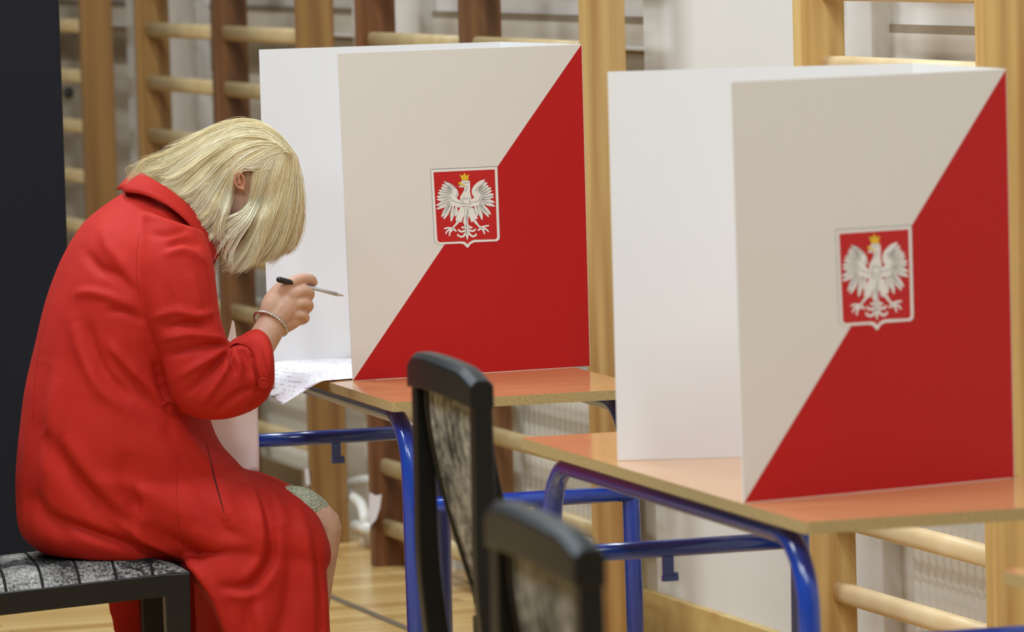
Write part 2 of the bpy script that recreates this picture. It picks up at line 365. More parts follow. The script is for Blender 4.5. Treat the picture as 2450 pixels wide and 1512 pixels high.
# ------------------------------------------------------------------ wall bars
def post_mats(name, base, dark): return wood(name, srgb(*base), srgb(*dark), .45)
def wall_bars(name, post_s, cols, rung_s, rungs_z, label, rmat, rq, rw, rh, top=2.55, t=.04, D=.096):
    root = empty(name, wp(post_s[0], D/2, 0)); off = root.location
    for s, cc in zip(post_s, cols):
        m = MB(); m.box(wp(s-t/2, D/2, top/2)-off, (t, D, top), WAX)
        m.build('post', post_mats('post_wood', *cc), root, bevel=.003)
    for (a, b) in rung_s:
        for z in rungs_z:
            m = MB(); rings = []
            for e in range(2):
                c = wp((a, b)[e], rq, z)-off
                rings.append([c-WN*(rw/2*math.copysign(abs(math.cos(th))**.75, math.cos(th)))+Z3*(rh/2*math.copysign(abs(math.sin(th))**.75, math.sin(th))) for th in [2*math.pi*k/20+.15 for k in range(20)]])
            m.loft(rings); m.build('rung', rmat, root)
    for s in post_s:
        for z in (2.3,):
            m = MB(); m.box(wp(s-t/2, (D+QF)/2, z)-off, (.03, QF-D, .05), WAX); m.build('wall_bracket', STEEL, root)
    return props(root, label, 'wall bars', 'gym wall bars along the wall')
zo = [.1+.1537*k for k in range(16)]
BR = ((156, 116, 62), (118, 78, 38)); DK = ((122, 80, 42), (86, 52, 26)); OR = ((176, 122, 66), (136, 84, 40)); LT = ((206, 168, 104), (170, 124, 66)); NW = ((222, 184, 116), (186, 140, 78))
wall_bars('wall_bars', [2.147, 1.326, .517], [BR, DK, BR], [(2.107, 1.326), (1.286, .517)], zo, 'brown wall bars behind the blonde hair, running behind the first voting screen', RUNG_O, .035, .03, .042)
wall_bars('wall_bars', [-.011, -.831, -1.672], [((128, 80, 42), (92, 52, 26)), ((140, 96, 56), (92, 58, 32)), LT], [(-.051, -.831), (-.871, -1.672)], zo, 'wall bars with reddish posts and one pale yellow post behind the first eagle shield', RUNG_O, .035, .03, .042)
wall_bars('wall_bars', [-2.923, -3.799], [NW, ((218, 178, 108), (180, 134, 72))], [(-2.963, -3.799)], [.272+.1497*k for k in range(14)], 'pale new pine wall bars behind the voting screen at the right', RUNG_N, .06, .034, .042)
wall_bars('wall_bars', [2.80+1.7, 2.80+.85, 2.80], [BR, BR, ((146, 106, 56), (118, 80, 38))], [(4.46, 3.65), (3.61, 2.80)], zo, 'brown wall bars just right of the dark partition, farthest along the wall', RUNG_O, .035, .03, .042)

# ------------------------------------------------------------------ dark partition
t = empty('partition', (-1.4, 10.4, 0))
xr = ony(150, 300, 10.4).x
m = MB(); m.box(((xr-2.1)/2+1.4, 0, 1.13), (xr+2.1, .03, 1.7)); m.build('cloth_panel', DARK, t, bevel=.004)
m = MB(); m.box(((xr-2.1)/2+1.4, 0, 1.99), (xr+2.1, .036, .025)); m.build('top_rail', STEEL, t)
for x in (.12, -.6):
    m = MB(); m.box((x, 0, .2), (.03, .03, .4)); m.box((x, 0, .015), (.05, .45, .03)); m.build('foot', STEEL, t)
props(t, 'tall dark navy partition screen behind the seated woman at the left edge', 'partition')

# ------------------------------------------------------------------ school desks
def desk(C0, ang, label, L=1.36, Wd=.5, ins=(.035, .03), rb=.11):
    root = empty('school_desk', (C0.x, C0.y, 0), ang); H = .76
    def chm(z, r=.006):
        return [Vector((x, y, z)) for x, y in ((r, 0), (Wd-r, 0), (Wd, r), (Wd, L-r), (Wd-r, L), (r, L), (0, L-r), (0, r))]
    a = chm(H); b = chm(H-.018); m = MB()
    m.add(a, [tuple(range(8))], 0); m.add(b, [tuple(range(8))], 0)
    m.add(a+b, [(i, (i+1) % 8, (i+1) % 8+8, i+8) for i in range(8)], 1)
    m.build('tabletop', [LAM, EDGE], root, bevel=.0008)
    iu, iv = ins; r = .0165
    for x in (iu, Wd-iu):
        pth = fillet([(x, iv, .02), (x, iv+.02, H-.018-r), (x, L-iv-.02, H-.018-r), (x, L-iv, .02)], rb, 10)
        m = MB(); m.tube(pth, r, 16); m.build('leg_frame', BLUE, root)
        for y in (iv, L-iv):
            m = MB(); m.tube([(x, y, 0), (x, y, .035)], [.021, .019], 14); m.build('foot', BLACK, root)
    for y in (iv+.008, L-iv-.008):
        m = MB(); m.tube([(iu, y, .565), (Wd-iu, y, .565)], .015, 14); cb = m.build('crossbar', BLUE, root)
        hx = .235 if y > .5 else .28
        h = MB(); h.beam([(hx, y, .556), (hx, y, .514)], .019, .006, Vector((1, 0, 0)))
        h.beam([(hx-.0100, y, .514), (hx+.0165, y, .514)], .012, .009, Vector((0, 1, 0)))
        h.beam([(hx+.0125, y, .512), (hx+.0125, y, .524)], .008, .009, Vector((1, 0, 0)))
        h.build('bag_hook', BLUE, cb)
    m = MB(); m.box((Wd/2, L/2, H-.018-.012), (Wd-.12, .03, .02)); m.build('stiffener', BLUE, root)
    return props(root, label, 'desk', 'blue tube school desks')
T1A, T2A = .28711, .30024
T1C = Vector((-.22087, 9.30036, .76)); T2C = Vector((.41023, 7.31142, .76))
desk(T1C, T1A, 'blue framed school desk carrying the first voting screen, in front of the blonde woman', ins=(.04, .02))
desk(T2C, T2A, 'blue framed school desk carrying the voting screen at the right', ins=(.03, .055))
far3 = onz(2396, 1362, .76); u3, v3 = ed(.30)
desk(far3-v3*1.36, .30, 'school desk with only one blurred corner showing at the right edge')

# ------------------------------------------------------------------ voting screens with the emblem
Z0 = 760
def screen(B, A1, A2, AC, wdt, dep, hgt, label, lean=0., bow=.006):
    u1 = ed(A1)[0]; vv = ed(AC)[1]; u2 = ed(A2)[0]
    root = empty('voting_screen', (B.x, B.y, .7605)); TH = .0035
    o0 = root.location
    n1 = Vector((u1.y, -u1.x, 0))                                    # outward normal of the near panel (to the camera)
    def near(a, b): # a along width 0..1, b height 0..1
        return (B-o0)+u1*(wdt*a)+Z3*(hgt*b+.0008)+n1*(bow*math.sin(math.pi*a)*.5*(1-.5*b))-u1*(lean*b*(1-a))
    N = 24
    m = MB(); vs = []; idx = {}
    for j in range(N+1):
        for i in range(N+1): idx[i, j] = len(vs); vs.append(near(i/N, j/N)+n1*TH/2)
    fr = []; fw = []
    for j in range(N):
        for i in range(N):
            q = (idx[i, j], idx[i+1, j], idx[i+1, j+1], idx[i, j+1])
            if i == j: fr.append((q[0], q[1], q[2])); fw.append((q[0], q[2], q[3]))
            elif i > j: fr.append(q)
            else: fw.append(q)
    m.add(vs, fr, 1, False); m.add(vs, fw, 0, False)
    vb = [near(i/N, j/N)-n1*TH/2 for j in range(N+1) for i in range(N+1)]
    m.add(vb, [(idx[i, j], idx[i+1, j], idx[i+1, j+1], idx[i, j+1]) for j in range(N) for i in range(N)], 2)
    ring = [idx[i, 0] for i in range(N+1)]+[idx[N, j] for j in range(1, N+1)]+[idx[i, N] for i in range(N-1, -1, -1)]+[idx[0, j] for j in range(N-1, 0, -1)]
    k = len(ring); m.add([vs[i] for i in ring]+[vb[i] for i in ring], [(i, (i+1) % k, (i+1) % k+k, i+k) for i in range(k)], 2)
    me_o = m.build('side_panel', [BRDP, BRDR, BRDW], root)
    me_o['label'] = 'side panel split diagonally, white above and red below'
    Bn = B+u1*wdt; F = Bn+vv*dep; L2 = F-u2*wdt
    def flat(name, a, b, nrm, outer=BRDR, sgn=1):
        m = MB(); K = 10; A_ = []; B_ = []
        for i in range(K+1):
            p = a.lerp(b, i/K)-o0+nrm*(bow*.6*math.sin(math.pi*i/K))
            A_.append(p+nrm*TH/2); B_.append(p-nrm*TH/2)
        rings = [[A_[i], B_[i], B_[i]+Z3*hgt, A_[i]+Z3*hgt] for i in range(K+1)]
        m.loft(rings, 0, True, False); o = m.build(name, [BRDW], root); return o
    nb = Vector((vv.y, -vv.x, 0)); n2 = Vector((-u2.y, u2.x, 0))
    flat('back_panel', Bn+Z3*.0008-Z3*0, F+Z3*.0008, nb)
    flat('side_panel', F+Z3*.0008, L2+Z3*.0008, n2)
    # emblem, drawn on the near panel
    ft = (Vector((-.30589, 9.75622, .76)), .37394, .48688, .6215)
    uu = ed(ft[1])[0]; nn = Vector((uu.y, -uu.x, 0))
    def E(x, y, k=1):
        px = 1020+x/6.575; py = 380+y/6.575
        P = onpl(px, py, ft[0], nn); a = (P-ft[0]).dot(uu)/ft[2]; b = (P.z-.76)/ft[3]
        return near(a, b)+n1*(TH/2+.00025*k)
    em = MB()
    outer = [(98, 175), (1125, 130), (1155, 1230), (1148, 1275), (1110, 1300), (760, 1315), (700, 1345), (665, 1400), (640, 1400), (600, 1350), (540, 1335), (210, 1350), (160, 1320), (142, 1270)]
    cx = sum(p[0] for p in outer)/14; cy = sum(p[1] for p in outer)/14
    em.poly([E(cx+(x-cx)*1.011, cy+(y-cy)*1.010, 1) for x, y in outer], 1)
    em.poly([E(x, y, 2) for x, y in outer], 0)
    em.poly([E(x, y, 3) for x, y in [(137, 215), (1085, 170), (1115, 1240), (1090, 1268), (750, 1275), (690, 1305), (655, 1345), (610, 1305), (550, 1300), (215, 1315), (185, 1285)]], 2)
    emo = em.build('emblem_shield', [EMW, EMG, EMR], root)
    ea = MB(); K = 4
    def P_(pts, mi=0, k=4): ea.poly([E(x, y, k) for x, y in pts], mi)
    def feather(tip, base, w):
        tx, ty = tip; bx, by = base; dx, dy = tx-bx, ty-by; l = math.hypot(dx, dy); nx, ny = -dy/l, dx/l
        pr = [(0, .25), (.3, .45), (.6, .5), (.85, .3), (1, 0)]
        pts = [(bx+dx*a+nx*w*b, by+dy*a+ny*w*b) for a, b in pr]+[(bx+dx*a-nx*w*b, by+dy*a-ny*w*b) for a, b in pr[-2::-1]]
        P_(pts)
        g = [(bx+dx*a+nx*w*(b+.0), by+dy*a+ny*w*(b+.0)) for a, b in pr[:-1]]; g2 = [(bx+dx*a+nx*w*(b-.10), by+dy*a+ny*w*(b-.10)) for a, b in pr[:-1]]
        P_(g+g2[::-1], 1, 5)
        P_([(bx+dx*.1+nx*2, by+dy*.1+ny*2), (bx+dx*.8, by+dy*.8), (bx+dx*.1-nx*2, by+dy*.1-ny*2)], 1, 5)
    def stroke(pts, ws, mi=0, k=4):
        P3 = smooth_path([(x, y, 0) for x, y in pts], 4); n = len(P3); l = []; r = []
        for i, p in enumerate(P3):
            t = (P3[min(i+1, n-1)]-P3[max(i-1, 0)]).normalized(); w = ws[0]+(ws[1]-ws[0])*i/(n-1)
            l.append((p.x-t.y*w/2, p.y+t.x*w/2)); r.append((p.x+t.y*w/2, p.y-t.x*w/2))
        P_(l+r[::-1], mi, k)
    lt = [(290, 357), (262, 402), (245, 448), (210, 495), (192, 538), (175, 598), (177, 645), (168, 738), (172, 797), (248, 925), (282, 960), (400, 998), (465, 915)]
    lb = [(470, 480), (430, 500), (410, 520), (400, 545), (390, 570), (380, 600), (380, 630), (380, 650), (400, 680), (380, 700), (400, 720), (430, 740), (480, 750)]
    rt_ = [(935, 328), (970, 370), (988, 418), (1032, 455), (1045, 500), (1072, 560), (1070, 603), (1088, 690), (1090, 752), (1022, 885), (990, 925), (885, 970), (815, 900)]
    rb_ = [(770, 500), (810, 500), (840, 520), (850, 545), (860, 570), (870, 600), (870, 630), (860, 640), (840, 670), (850, 700), (840, 720), (820, 740), (770, 745)]
    for a, b in list(zip(lt, lb))+list(zip(rt_, rb_)): feather(a, b, 62)
    P_([(290, 355), (330, 362), (390, 385), (440, 420), (480, 460), (510, 510), (522, 560), (515, 590), (490, 605), (500, 630), (530, 650), (560, 680), (560, 770), (500, 765), (440, 740), (400, 740), (370, 690), (380, 640), (385, 560), (340, 450)])
    P_([(935, 328), (900, 333), (850, 350), (800, 385), (755, 430), (725, 490), (725, 550), (745, 590), (765, 600), (745, 625), (715, 640), (690, 670), (700, 770), (760, 745), (830, 745), (870, 690), (875, 640), (870, 560), (895, 450)])
    P_([(575, 345), (640, 342), (690, 350), (700, 370), (700, 440), (697, 520), (715, 600), (720, 660), (705, 740), (690, 770), (560, 770), (545, 700), (545, 600), (580, 545), (605, 500), (612, 450), (590, 430), (545, 432), (555, 370)])
    P_([(512, 432), (560, 436), (600, 425), (620, 450), (560, 452), (535, 452)])
    P_([(545, 770), (620, 775), (610, 890), (585, 930), (560, 1005), (520, 985), (485, 1000), (468, 960), (490, 890), (510, 830)])
    P_([(660, 775), (740, 770), (770, 830), (800, 890), (815, 945), (780, 955), (740, 990), (715, 1005), (690, 930), (655, 880)])
    P_([(500, 975), (545, 990), (490, 1040), (440, 1090), (400, 1100), (450, 1040)]); P_([(740, 985), (785, 965), (830, 1040), (870, 1075), (840, 1090), (790, 1040)])
    P_([(600, 760), (690, 760), (670, 900), (665, 1000), (675, 1100), (670, 1200), (652, 1292), (630, 1230), (615, 1150), (610, 1050), (585, 1000), (605, 900)])
    for s in ([(440, 1100), (340, 1090), (290, 1105)], [(430, 1110), (350, 1130), (312, 1185)], [(420, 1115), (380, 1160), (372, 1220)], [(430, 1100), (460, 1125), (480, 1150)],
              [(850, 1085), (940, 1060), (990, 1055)], [(870, 1090), (940, 1110), (985, 1155)], [(870, 1095), (905, 1140), (918, 1190)], [(860, 1095), (830, 1120), (810, 1130)]): stroke(s, (36, 18))
    for s in ([(640, 1050), (590, 1085), (560, 1075)], [(660, 1050), (700, 1085), (730, 1075)], [(640, 1120), (560, 1150), (505, 1115)], [(660, 1120), (740, 1140), (780, 1105)],
              [(640, 1150), (580, 1225), (515, 1215), (500, 1185)], [(660, 1150), (720, 1220), (775, 1210), (790, 1180)]): stroke(s, (34, 26))
    for s in ([(390, 600), (420, 660), (540, 700)], [(855, 590), (830, 660), (710, 690)], [(420, 560), (410, 500), (350, 420)], [(830, 540), (850, 480), (900, 400)], [(470, 590), (500, 560), (500, 520)], [(560, 700), (630, 715), (700, 700)],
              [(570, 745), (630, 755), (690, 745)], [(650, 790), (650, 900), (645, 1000)], [(600, 600), (630, 640), (670, 600)], [(620, 520), (650, 470), (660, 420)], [(590, 620), (580, 670), (600, 700)], [(690, 620), (685, 660), (700, 690)], [(620, 890), (640, 960), (640, 1200)], [(590, 375), (620, 380), (695, 378)]): stroke(s, (9, 5), 1, 5)
    ea.build('eagle', [EMW, EMG], emo)
    cr = MB()
    cr.poly([E(x, y, 6) for x, y in [(570, 340), (548, 275), (532, 250), (585, 268), (612, 222), (645, 268), (692, 248), (678, 280), (672, 340)]])
    cr.poly([E(x, y, 6) for x, y in [(515, 385), (530, 368), (555, 370), (580, 395), (635, 435), (610, 440), (585, 415), (545, 410), (525, 412)]])
    cr.build('gold_crown_and_beak', [EMY], emo)
    return props(root, label, 'voting screen', 'folding cardboard voting screens')
TZ = .76
screen(Vector((-.30589, 9.75622, TZ)), .37394, .2, .37394+.027, .48688, .40, .6215, 'red and white cardboard voting screen with eagle shield, facing the blonde woman', lean=.012)
screen(Vector((.3339, 7.56493, TZ)), .51805, .0255, .2593, .48688, .42, .6215, 'red and white cardboard voting screen with eagle shield, larger one at the right', lean=.005)

# ------------------------------------------------------------------ dining chairs
def chair(origin, ang, label, wd=.40, dp=.43, sz=.44):
    """x forward, y to the far side; origin = floor under the near front corner's mirror: centre of the front edge"""
    root = empty('dining_chair', origin, ang)
    X = Vector((1, 0, 0)); Y = Vector((0, 1, 0)); lw = .048
    for sy in (-1, 1):
        m = MB(); m.beam([(-lw/2, sy*(wd/2-lw/2), 0), (-lw/2, sy*(wd/2-lw/2), sz)], [.036, lw], [.036, lw], Y); m.build('leg', BLACK, root, bevel=.003)
        ys = sy*(wd/2-.017)
        pts = [(-dp-.07, ys, 0), (-dp-.035, ys, .22), (-dp-.02, ys, sz-.02), (-dp-.034, ys, .56), (-dp-.042, ys, .66), (-dp-.042, ys, .80), (-dp-.042, ys, .935)]
        m = MB(); m.beam(smooth_path(pts, 5), .031, [.040-.012*k/30 for k in range(31)], Y); m.build('stile', BLACK, root, bevel=.003)
        m = MB(); m.beam([(-.02, sy*(wd/2-.014), sz-.02), (-dp, sy*(wd/2-.014), sz-.045)], .024, .042, Y); m.build('side_rail', BLACK, root, bevel=.002)
    m = MB(); m.beam([(-.014, -wd/2+.03, sz-.02), (-.014, wd/2-.03, sz-.02)], .024, .042, X); m.build('front_rail', BLACK, root)
    m = MB(); m.beam([(-dp, -wd/2+.03, sz-.045), (-dp, wd/2-.03, sz-.045)], .024, .042, X); m.build('back_rail', BLACK, root)
    # upholstered seat
    m = MB(); n = 18; vs = []; 
    def hgt(a, b):
        e = max(abs(a), abs(b)); return .034*(1-max(0, (e-.35)/.65)**2.6)
    for j in range(n+1):
        for i in range(n+1):
            a = -1+2*i/n; b = -1+2*j/n
            vs.append(Vector((-dp/2+.005-a*(dp/2-.004), b*(wd/2-.003), sz-.001-.025*(a+1)/2*1+hgt(a, b))))
    m.add(vs, [(j*(n+1)+i, j*(n+1)+i+1, (j+1)*(n+1)+i+1, (j+1)*(n+1)+i) for j in range(n) for i in range(n)], 0, True)
    m.build('seat', FAB, root)
    # arched top rail
    m = MB(); rings = []
    for k in range(17):
        b = -1+2*k/16; y = b*(wd/2+.001); cz = .950+.010*(1-b*b); cx = -dp-.044-.012*(1-b*b); tp = .024-.012*max(0, (abs(b)-.72)/.28)**1.3
        sec = [(-.018, -.029), (.018, -.029), (.018, tp-.008), (.010, tp), (-.009, tp), (-.018, tp-.009)]
        rings.append([Vector((cx+p, y, cz+q)) for p, q in sec])
    m.loft(rings, 0, True, False); m.build('top_rail', BLACK, root, bevel=.002)
    # back panel swelling forward towards its foot: two side bars and the padding between them
    prof = [(.935, -.034), (.87, -.031), (.78, -.016), (.69, .008), (.60, .034), (.55, .042)]
    P = smooth_path([(p[1], 0, p[0]) for p in prof], 4); hw = wd/2-.055
    for sy in (-1, 1):
        m = MB(); m.beam([(-dp+p.x, sy*hw, p.z) for p in P], .014, .028, Y); m.build('panel_bar', BLACK, root, bevel=.002)
    m = MB(); rings = []
    for p in P:
        r = []
        for k in range(20):
            a = 2*math.pi*k/20; c, s_ = math.cos(a), math.sin(a)
            r.append(Vector((-dp+p.x+.011*math.copysign(abs(s_)**.6, s_)-.006*(1-c*c), (hw-.006)*math.copysign(abs(c)**.3, c), p.z)))
        rings.append(r)
    m.loft(rings, 0, True, True); m.build('back_cushion', FABB, root)
    m = MB(); m.beam([(-dp+.030, -wd/2+.045, .55), (-dp+.030, wd/2-.045, .55)], .02, .04, X); m.build('lower_back_rail', BLACK, root)
    return props(root, label, 'chair', 'black dining chairs with mottled grey upholstery')
CA = .20
cu, cv = ed(CA)
corner = onz(455, 1370, .44)                    # near front corner of the seat rail
fc = corner+cv*.20; fc.z = 0
chair(fc, CA, 'black dining chair with mottled grey seat that the woman in the red coat sits on')
def chair_by_back(px, py, z, label, a=CA):
    # (px,py): near outer top end of the back
    Pn = onz(px, py, z); u, v = ed(a); o = Pn+u*(.43+.026)+v*.20; o.z = 0; return chair(o, a, label)
chair_by_back(1181, 903, .966, 'black dining chair, its slim upholstered back standing before the first desk', .25)
chair_by_back(1450, 1302, .966, 'black dining chair nearest the camera, only its blurred top rail and back showing', .245)

# ------------------------------------------------------------------ the seated woman
PA = .22; pu, pv = ed(PA)
PB = corner+pv*.20
def PP(x, y, l): return onpl(x, y, PB+pv*l, pv)                      # pixel on the woman's own upright plane, l metres to her far side
def section(x0, y0, x1, y1, lc, hw, n=28, e=2.3, near=None):
    a = PP(x0, y0, lc); b = PP(x1, y1, lc); c = (a+b)/2; h = (b-a)/2; r = []
    for k in range(n):
        t = 2*math.pi*k/n; cx = math.copysign(abs(math.cos(t))**(2/e), math.cos(t)); sy = math.copysign(abs(math.sin(t))**(2/e), math.sin(t))
        r.append(c+h*cx+pv*(hw*sy))
    return r
def ploft(mb, rows, e=2.3, sub=4):
    pr = []
    V = [Vector(r[:4]) for r in rows]; Wd_ = [Vector((r[4], r[5], 0)) for r in rows]
    def cr(p, i, t):
        p0, p1, p2, p3 = p[max(i-1, 0)], p[i], p[i+1], p[min(i+2, len(p)-1)]
        return .5*((2*p1)+(p2-p0)*t+(2*p0-5*p1+4*p2-p3)*t*t+(3*p1-p0-3*p2+p3)*t**3)
    rings = []
    for i in range(len(rows)-1):
        for j in range(sub+(1 if i == len(rows)-2 else 0)):
            t = j/sub; a = cr(V, i, t); w = cr(Wd_, i, t); rings.append(section(a[0], a[1], a[2], a[3], w[0], max(w[1], .004), e=e))
    mb.loft(rings)
def chain(mb, pts, n=16, sub=4):
    """pts: (px,py,l,r) -> round tapering limb with rounded ends"""
    W = [Vector((*PP(x, y, l), r)) for x, y, l, r in pts]; out = []
    for i in range(len(W)-1):
        p0, p1, p2, p3 = W[max(i-1, 0)], W[i], W[i+1], W[min(i+2, len(W)-1)]
        for j in range(sub): 
            t = j/sub; out.append(.5*((2*p1)+(p2-p0)*t+(2*p0-5*p1+4*p2-p3)*t*t+(3*p1-p0-3*p2+p3)*t**3))
    out.append(W[-1])
    P = [Vector(o[:3]) for o in out]; R_ = [max(o[3], .002) for o in out]
    mb.tube(P, R_, n); mb.ball(P[0], R_[0]); mb.ball(P[-1], R_[-1])
def remesh(mb, vox, it=4, fac=.5):
    me = bpy.data.meshes.new('tmp'); me.from_pydata([tuple(v) for v in mb.v], [], mb.f)
    bm = bmesh.new(); bm.from_mesh(me); bmesh.ops.recalc_face_normals(bm, faces=bm.faces); bm.to_mesh(me); bm.free()
    o = bpy.data.objects.new('tmp', me); C.objects.link(o)
    r = o.modifiers.new('r', 'REMESH'); r.mode = 'VOXEL'; r.voxel_size = vox
    s = o.modifiers.new('s', 'SMOOTH'); s.factor = fac; s.iterations = it
    dg = bpy.context.evaluated_depsgraph_get(); ev = o.evaluated_get(dg); nm = bpy.data.meshes.new_from_object(ev)
    bpy.data.objects.remove(o); return nm
def finish(me, name, mats, parent):
    me.materials.clear()
    for m in (mats if isinstance(mats, (list, tuple)) else [mats]): me.materials.append(m)
    me.polygons.foreach_set('use_smooth', [True]*len(me.polygons))
    me.name = name; me.transform(Matrix.Translation(-parent.location))
    o = bpy.data.objects.new(name, me); C.objects.link(o); o.parent = parent; return o
woman = empty('person', (PP(400, 1500, 0).x, PP(400, 1500, 0).y, 0))
props(woman, 'seated blonde woman in a long red coat, head bowed, pen raised in hand', 'person')

# body: one continuous skin surface
B = MB()
hx, hy, hz = pu, pv, Z3
def ell(px, py, l, rx, ry, rz, rot=0):
    c = PP(px, py, l); ax = pu*math.cos(rot)+Z3*math.sin(rot); az = -pu*math.sin(rot)+Z3*math.cos(rot)
    B.ball(c, (rx, ry, rz), (ax, pv, az), 24, 16)
ell(600, 402, 0, .078, .069, .085, -.9)          # skull
ell(590, 470, 0, .066, .060, .075, -.3)          # face
ell(560, 545, 0, .040, .040, .045, -.3)          # jaw
ell(543, 578, 0, .018, .022, .018)               # chin
chain(B, [(632, 500, 0, .012), (640, 535, 0, .010), (636, 552, 0, .013)])  # nose
ell(590, 575, 0, .012, .024, .008, -.7); ell(600, 562, 0, .012, .024, .008, -.7)   # lips
for l in (-.03, .03):
    ell(640, 470, l, .014, .016, .012); ell(655, 445, l, .010, .022, .008)          # eyes, brows
chain(B, [(530, 470, 0, .052), (475, 520, 0, .053), (420, 570, 0, .065)])            # neck
for l in (0,): chain(B, [(380, 640, l, .11), (330, 800, l, .10), (300, 950, l, .11), (280, 1090, l, .115), (270, 1190, l, .085)])
for l in (-.1, .1):
    chain(B, [(270, 1225, l*.7, .055), (450, 1235, l*.8, .056), (600, 1250, l*.9, .054), (700, 1250, l*.9, .050), (757, 1256, l*.8, .045), (762, 1290, l*.8, .041), (748, 1380, l*.8, .040), (718, 1540, l*.8, .045), (700, 1660, l*.8, .036), (690, 1780, l*.8, .027), (690, 1835, l*.8, .03)])
    chain(B, [(680, 1845, l*.8, .026), (740, 1855, l*.8, .024), (800, 1868, l*.8, .014)])
for sg in (-1, 1):
    chain(B, [(395, 610, .11*sg, .038), (415, 700, .160*sg, .040), (455, 880, .17*sg, .036), (520, 900, .17*sg, .034), (600, 850, .17*sg, .030), (640, 795, .17*sg, .0285), (652, 768, .17*sg, .0262)] if sg < 0 else
          [(395, 610, .11, .038), (415, 700, .160, .040), (455, 860, .17, .036), (520, 870, .16, .034), (590, 880, .15, .028)])
# near hand
chain(B, [(652, 768, -.17, .0262), (676, 740, -.172, .031), (694, 718, -.172, .030)])
chain(B, [(648, 755, -.17, .022), (655, 725, -.175, .022), (676, 695, -.175, .019)])
chain(B, [(672, 775, -.17, .021), (700, 757, -.17, .022), (708, 742, -.17, .02)])
chain(B, [(668, 700, -.180, .016), (690, 679, -.190, .0115), (720, 667, -.190, .0102), (743, 667, -.178, .0092), (750, 676, -.168, .0082)])   # index
chain(B, [(700, 704, -.190, .0130), (727, 694, -.194, .0104), (742, 703, -.182, .0092), (732, 716, -.162, .0088), (712, 718, -.152, .009)])  # middle
chain(B, [(704, 728, -.188, .0125), (728, 723, -.192, .0102), (740, 732, -.178, .0090), (728, 744, -.160, .0086), (708, 740, -.150, .009)])  # ring
chain(B, [(700, 752, -.184, .0115), (722, 752, -.188, .0092), (731, 762, -.174, .0082), (716, 769, -.158, .0078), (700, 758, -.150, .008)])  # little
chain(B, [(664, 722, -.150, .016), (688, 692, -.140, .0130), (714, 676, -.146, .0115), (738, 676, -.158, .0100)])                             # thumb
# far hand, resting below the desk edge
chain(B, [(590, 880, .15, .028), (612, 890, .145, .024), (630, 900, .14, .02)])
for k in range(4): chain(B, [(625, 885+k*10, .145, .009), (642, 890+k*10, .14, .008), (650, 898+k*9, .135, .007)])
chain(B, [(612, 880, .13, .011), (632, 876, .12, .009)])
body = finish(remesh(B, .0027, 3, .5), 'body', SKIN, woman)
# ear
e = MB(); ec = PP(573, 433, -.070)
rings = []
ea_ = pu*math.cos(.25)+Z3*math.sin(.25); eb_ = -pu*math.sin(.25)+Z3*math.cos(.25)
m = MB(); pts = []
for k in range(22):
    a = 2*math.pi*k/22; rr = 1+.12*math.cos(a-2.2)
    pts.append(ec+ea_*(.0080*rr*math.cos(a))*1.05+eb_*(.0145*rr*math.sin(a))-pv*(.004+.004*math.sin(a)))
m.loft([[p+(p-ec).normalized()*.0034*math.cos(t)+pv*.0045*math.sin(t) for t in [2*math.pi*j/8 for j in range(8)]] for p in pts], 0, False, True, True)
m.ball(ec+pv*.004, (.0082, .0075, .0142), (ea_, pv, eb_)); m.tube(smooth_path([ec-eb_*.004-pv*.004-ea_*.004, ec+eb_*.006-pv*.005, ec+eb_*.013-pv*.005+ea_*.003], 4), .0026, 8)
m.tube(smooth_path([ec-eb_*.012-pv*.004, ec-eb_*.015-pv*.004+ea_*.001, ec-eb_*.016+ea_*.003], 4), .0042, 8)
shift(m, woman.location).build('ear', EARM, woman)
# shoes
for l in (-.08, .08):
    m = MB(); c = PP(720, 1850, l); c.z = 0
    rings = []
    for f_, w_, h_ in ((-.11, .018, .05), (-.09, .032, .06), (-.03, .034, .065), (.03, .042, .05), (.09, .04, .035), (.125, .018, .02)):
        rings.append([c+pu*(f_+.02)+pv*(w_*math.cos(a))+Z3*(h_/2+h_/2*math.sin(a)) for a in [2*math.pi*k/14 for k in range(14)]])
    m.loft(rings); shift(m, woman.location).build('shoe', SHOE, woman)
# lace dress over the knee
B2 = MB()
for l in (-.085, .085): chain(B2, [(560, 1235, l*1.05, .062), (660, 1236, l, .058), (712, 1230, l*.95, .0535), (736, 1238, l*.9, .0475)])
lace = finish(remesh(B2, .005, 3), 'dress', LACE, woman)

# ---- coat: torso, lap, hanging skirt and both sleeves grown into one surface
K = MB()
ploft(K, [(318, 448, 455, 528, 0, .075), (285, 468, 495, 560, 0, .10), (235, 505, 502, 610, 0, .155), (195, 545, 505, 680, 0, .19), (150, 622, 500, 760, 0, .20), (112, 722, 492, 850, 0, .195),
          (85, 830, 485, 930, 0, .185), (62, 930, 500, 1003, 0, .19), (48, 1030, 528, 1062, 0, .192), (38, 1130, 580, 1120, 0, .182), (38, 1215, 610, 1200, 0, .17), (50, 1280, 570, 1280, 0, .155), (95, 1322, 500, 1330, 0, .13)], e=2.15)
ploft(K, [(300, 1040, 300, 1322, 0, .19), (440, 1075, 440, 1350, 0, .20), (548, 1108, 520, 1378, -.005, .205), (620, 1128, 600, 1400, -.01, .205), (690, 1158, 680, 1400, -.01, .20), (738, 1203, 735, 1390, -.01, .18), (760, 1262, 762, 1350, -.01, .14)], e=2.1)
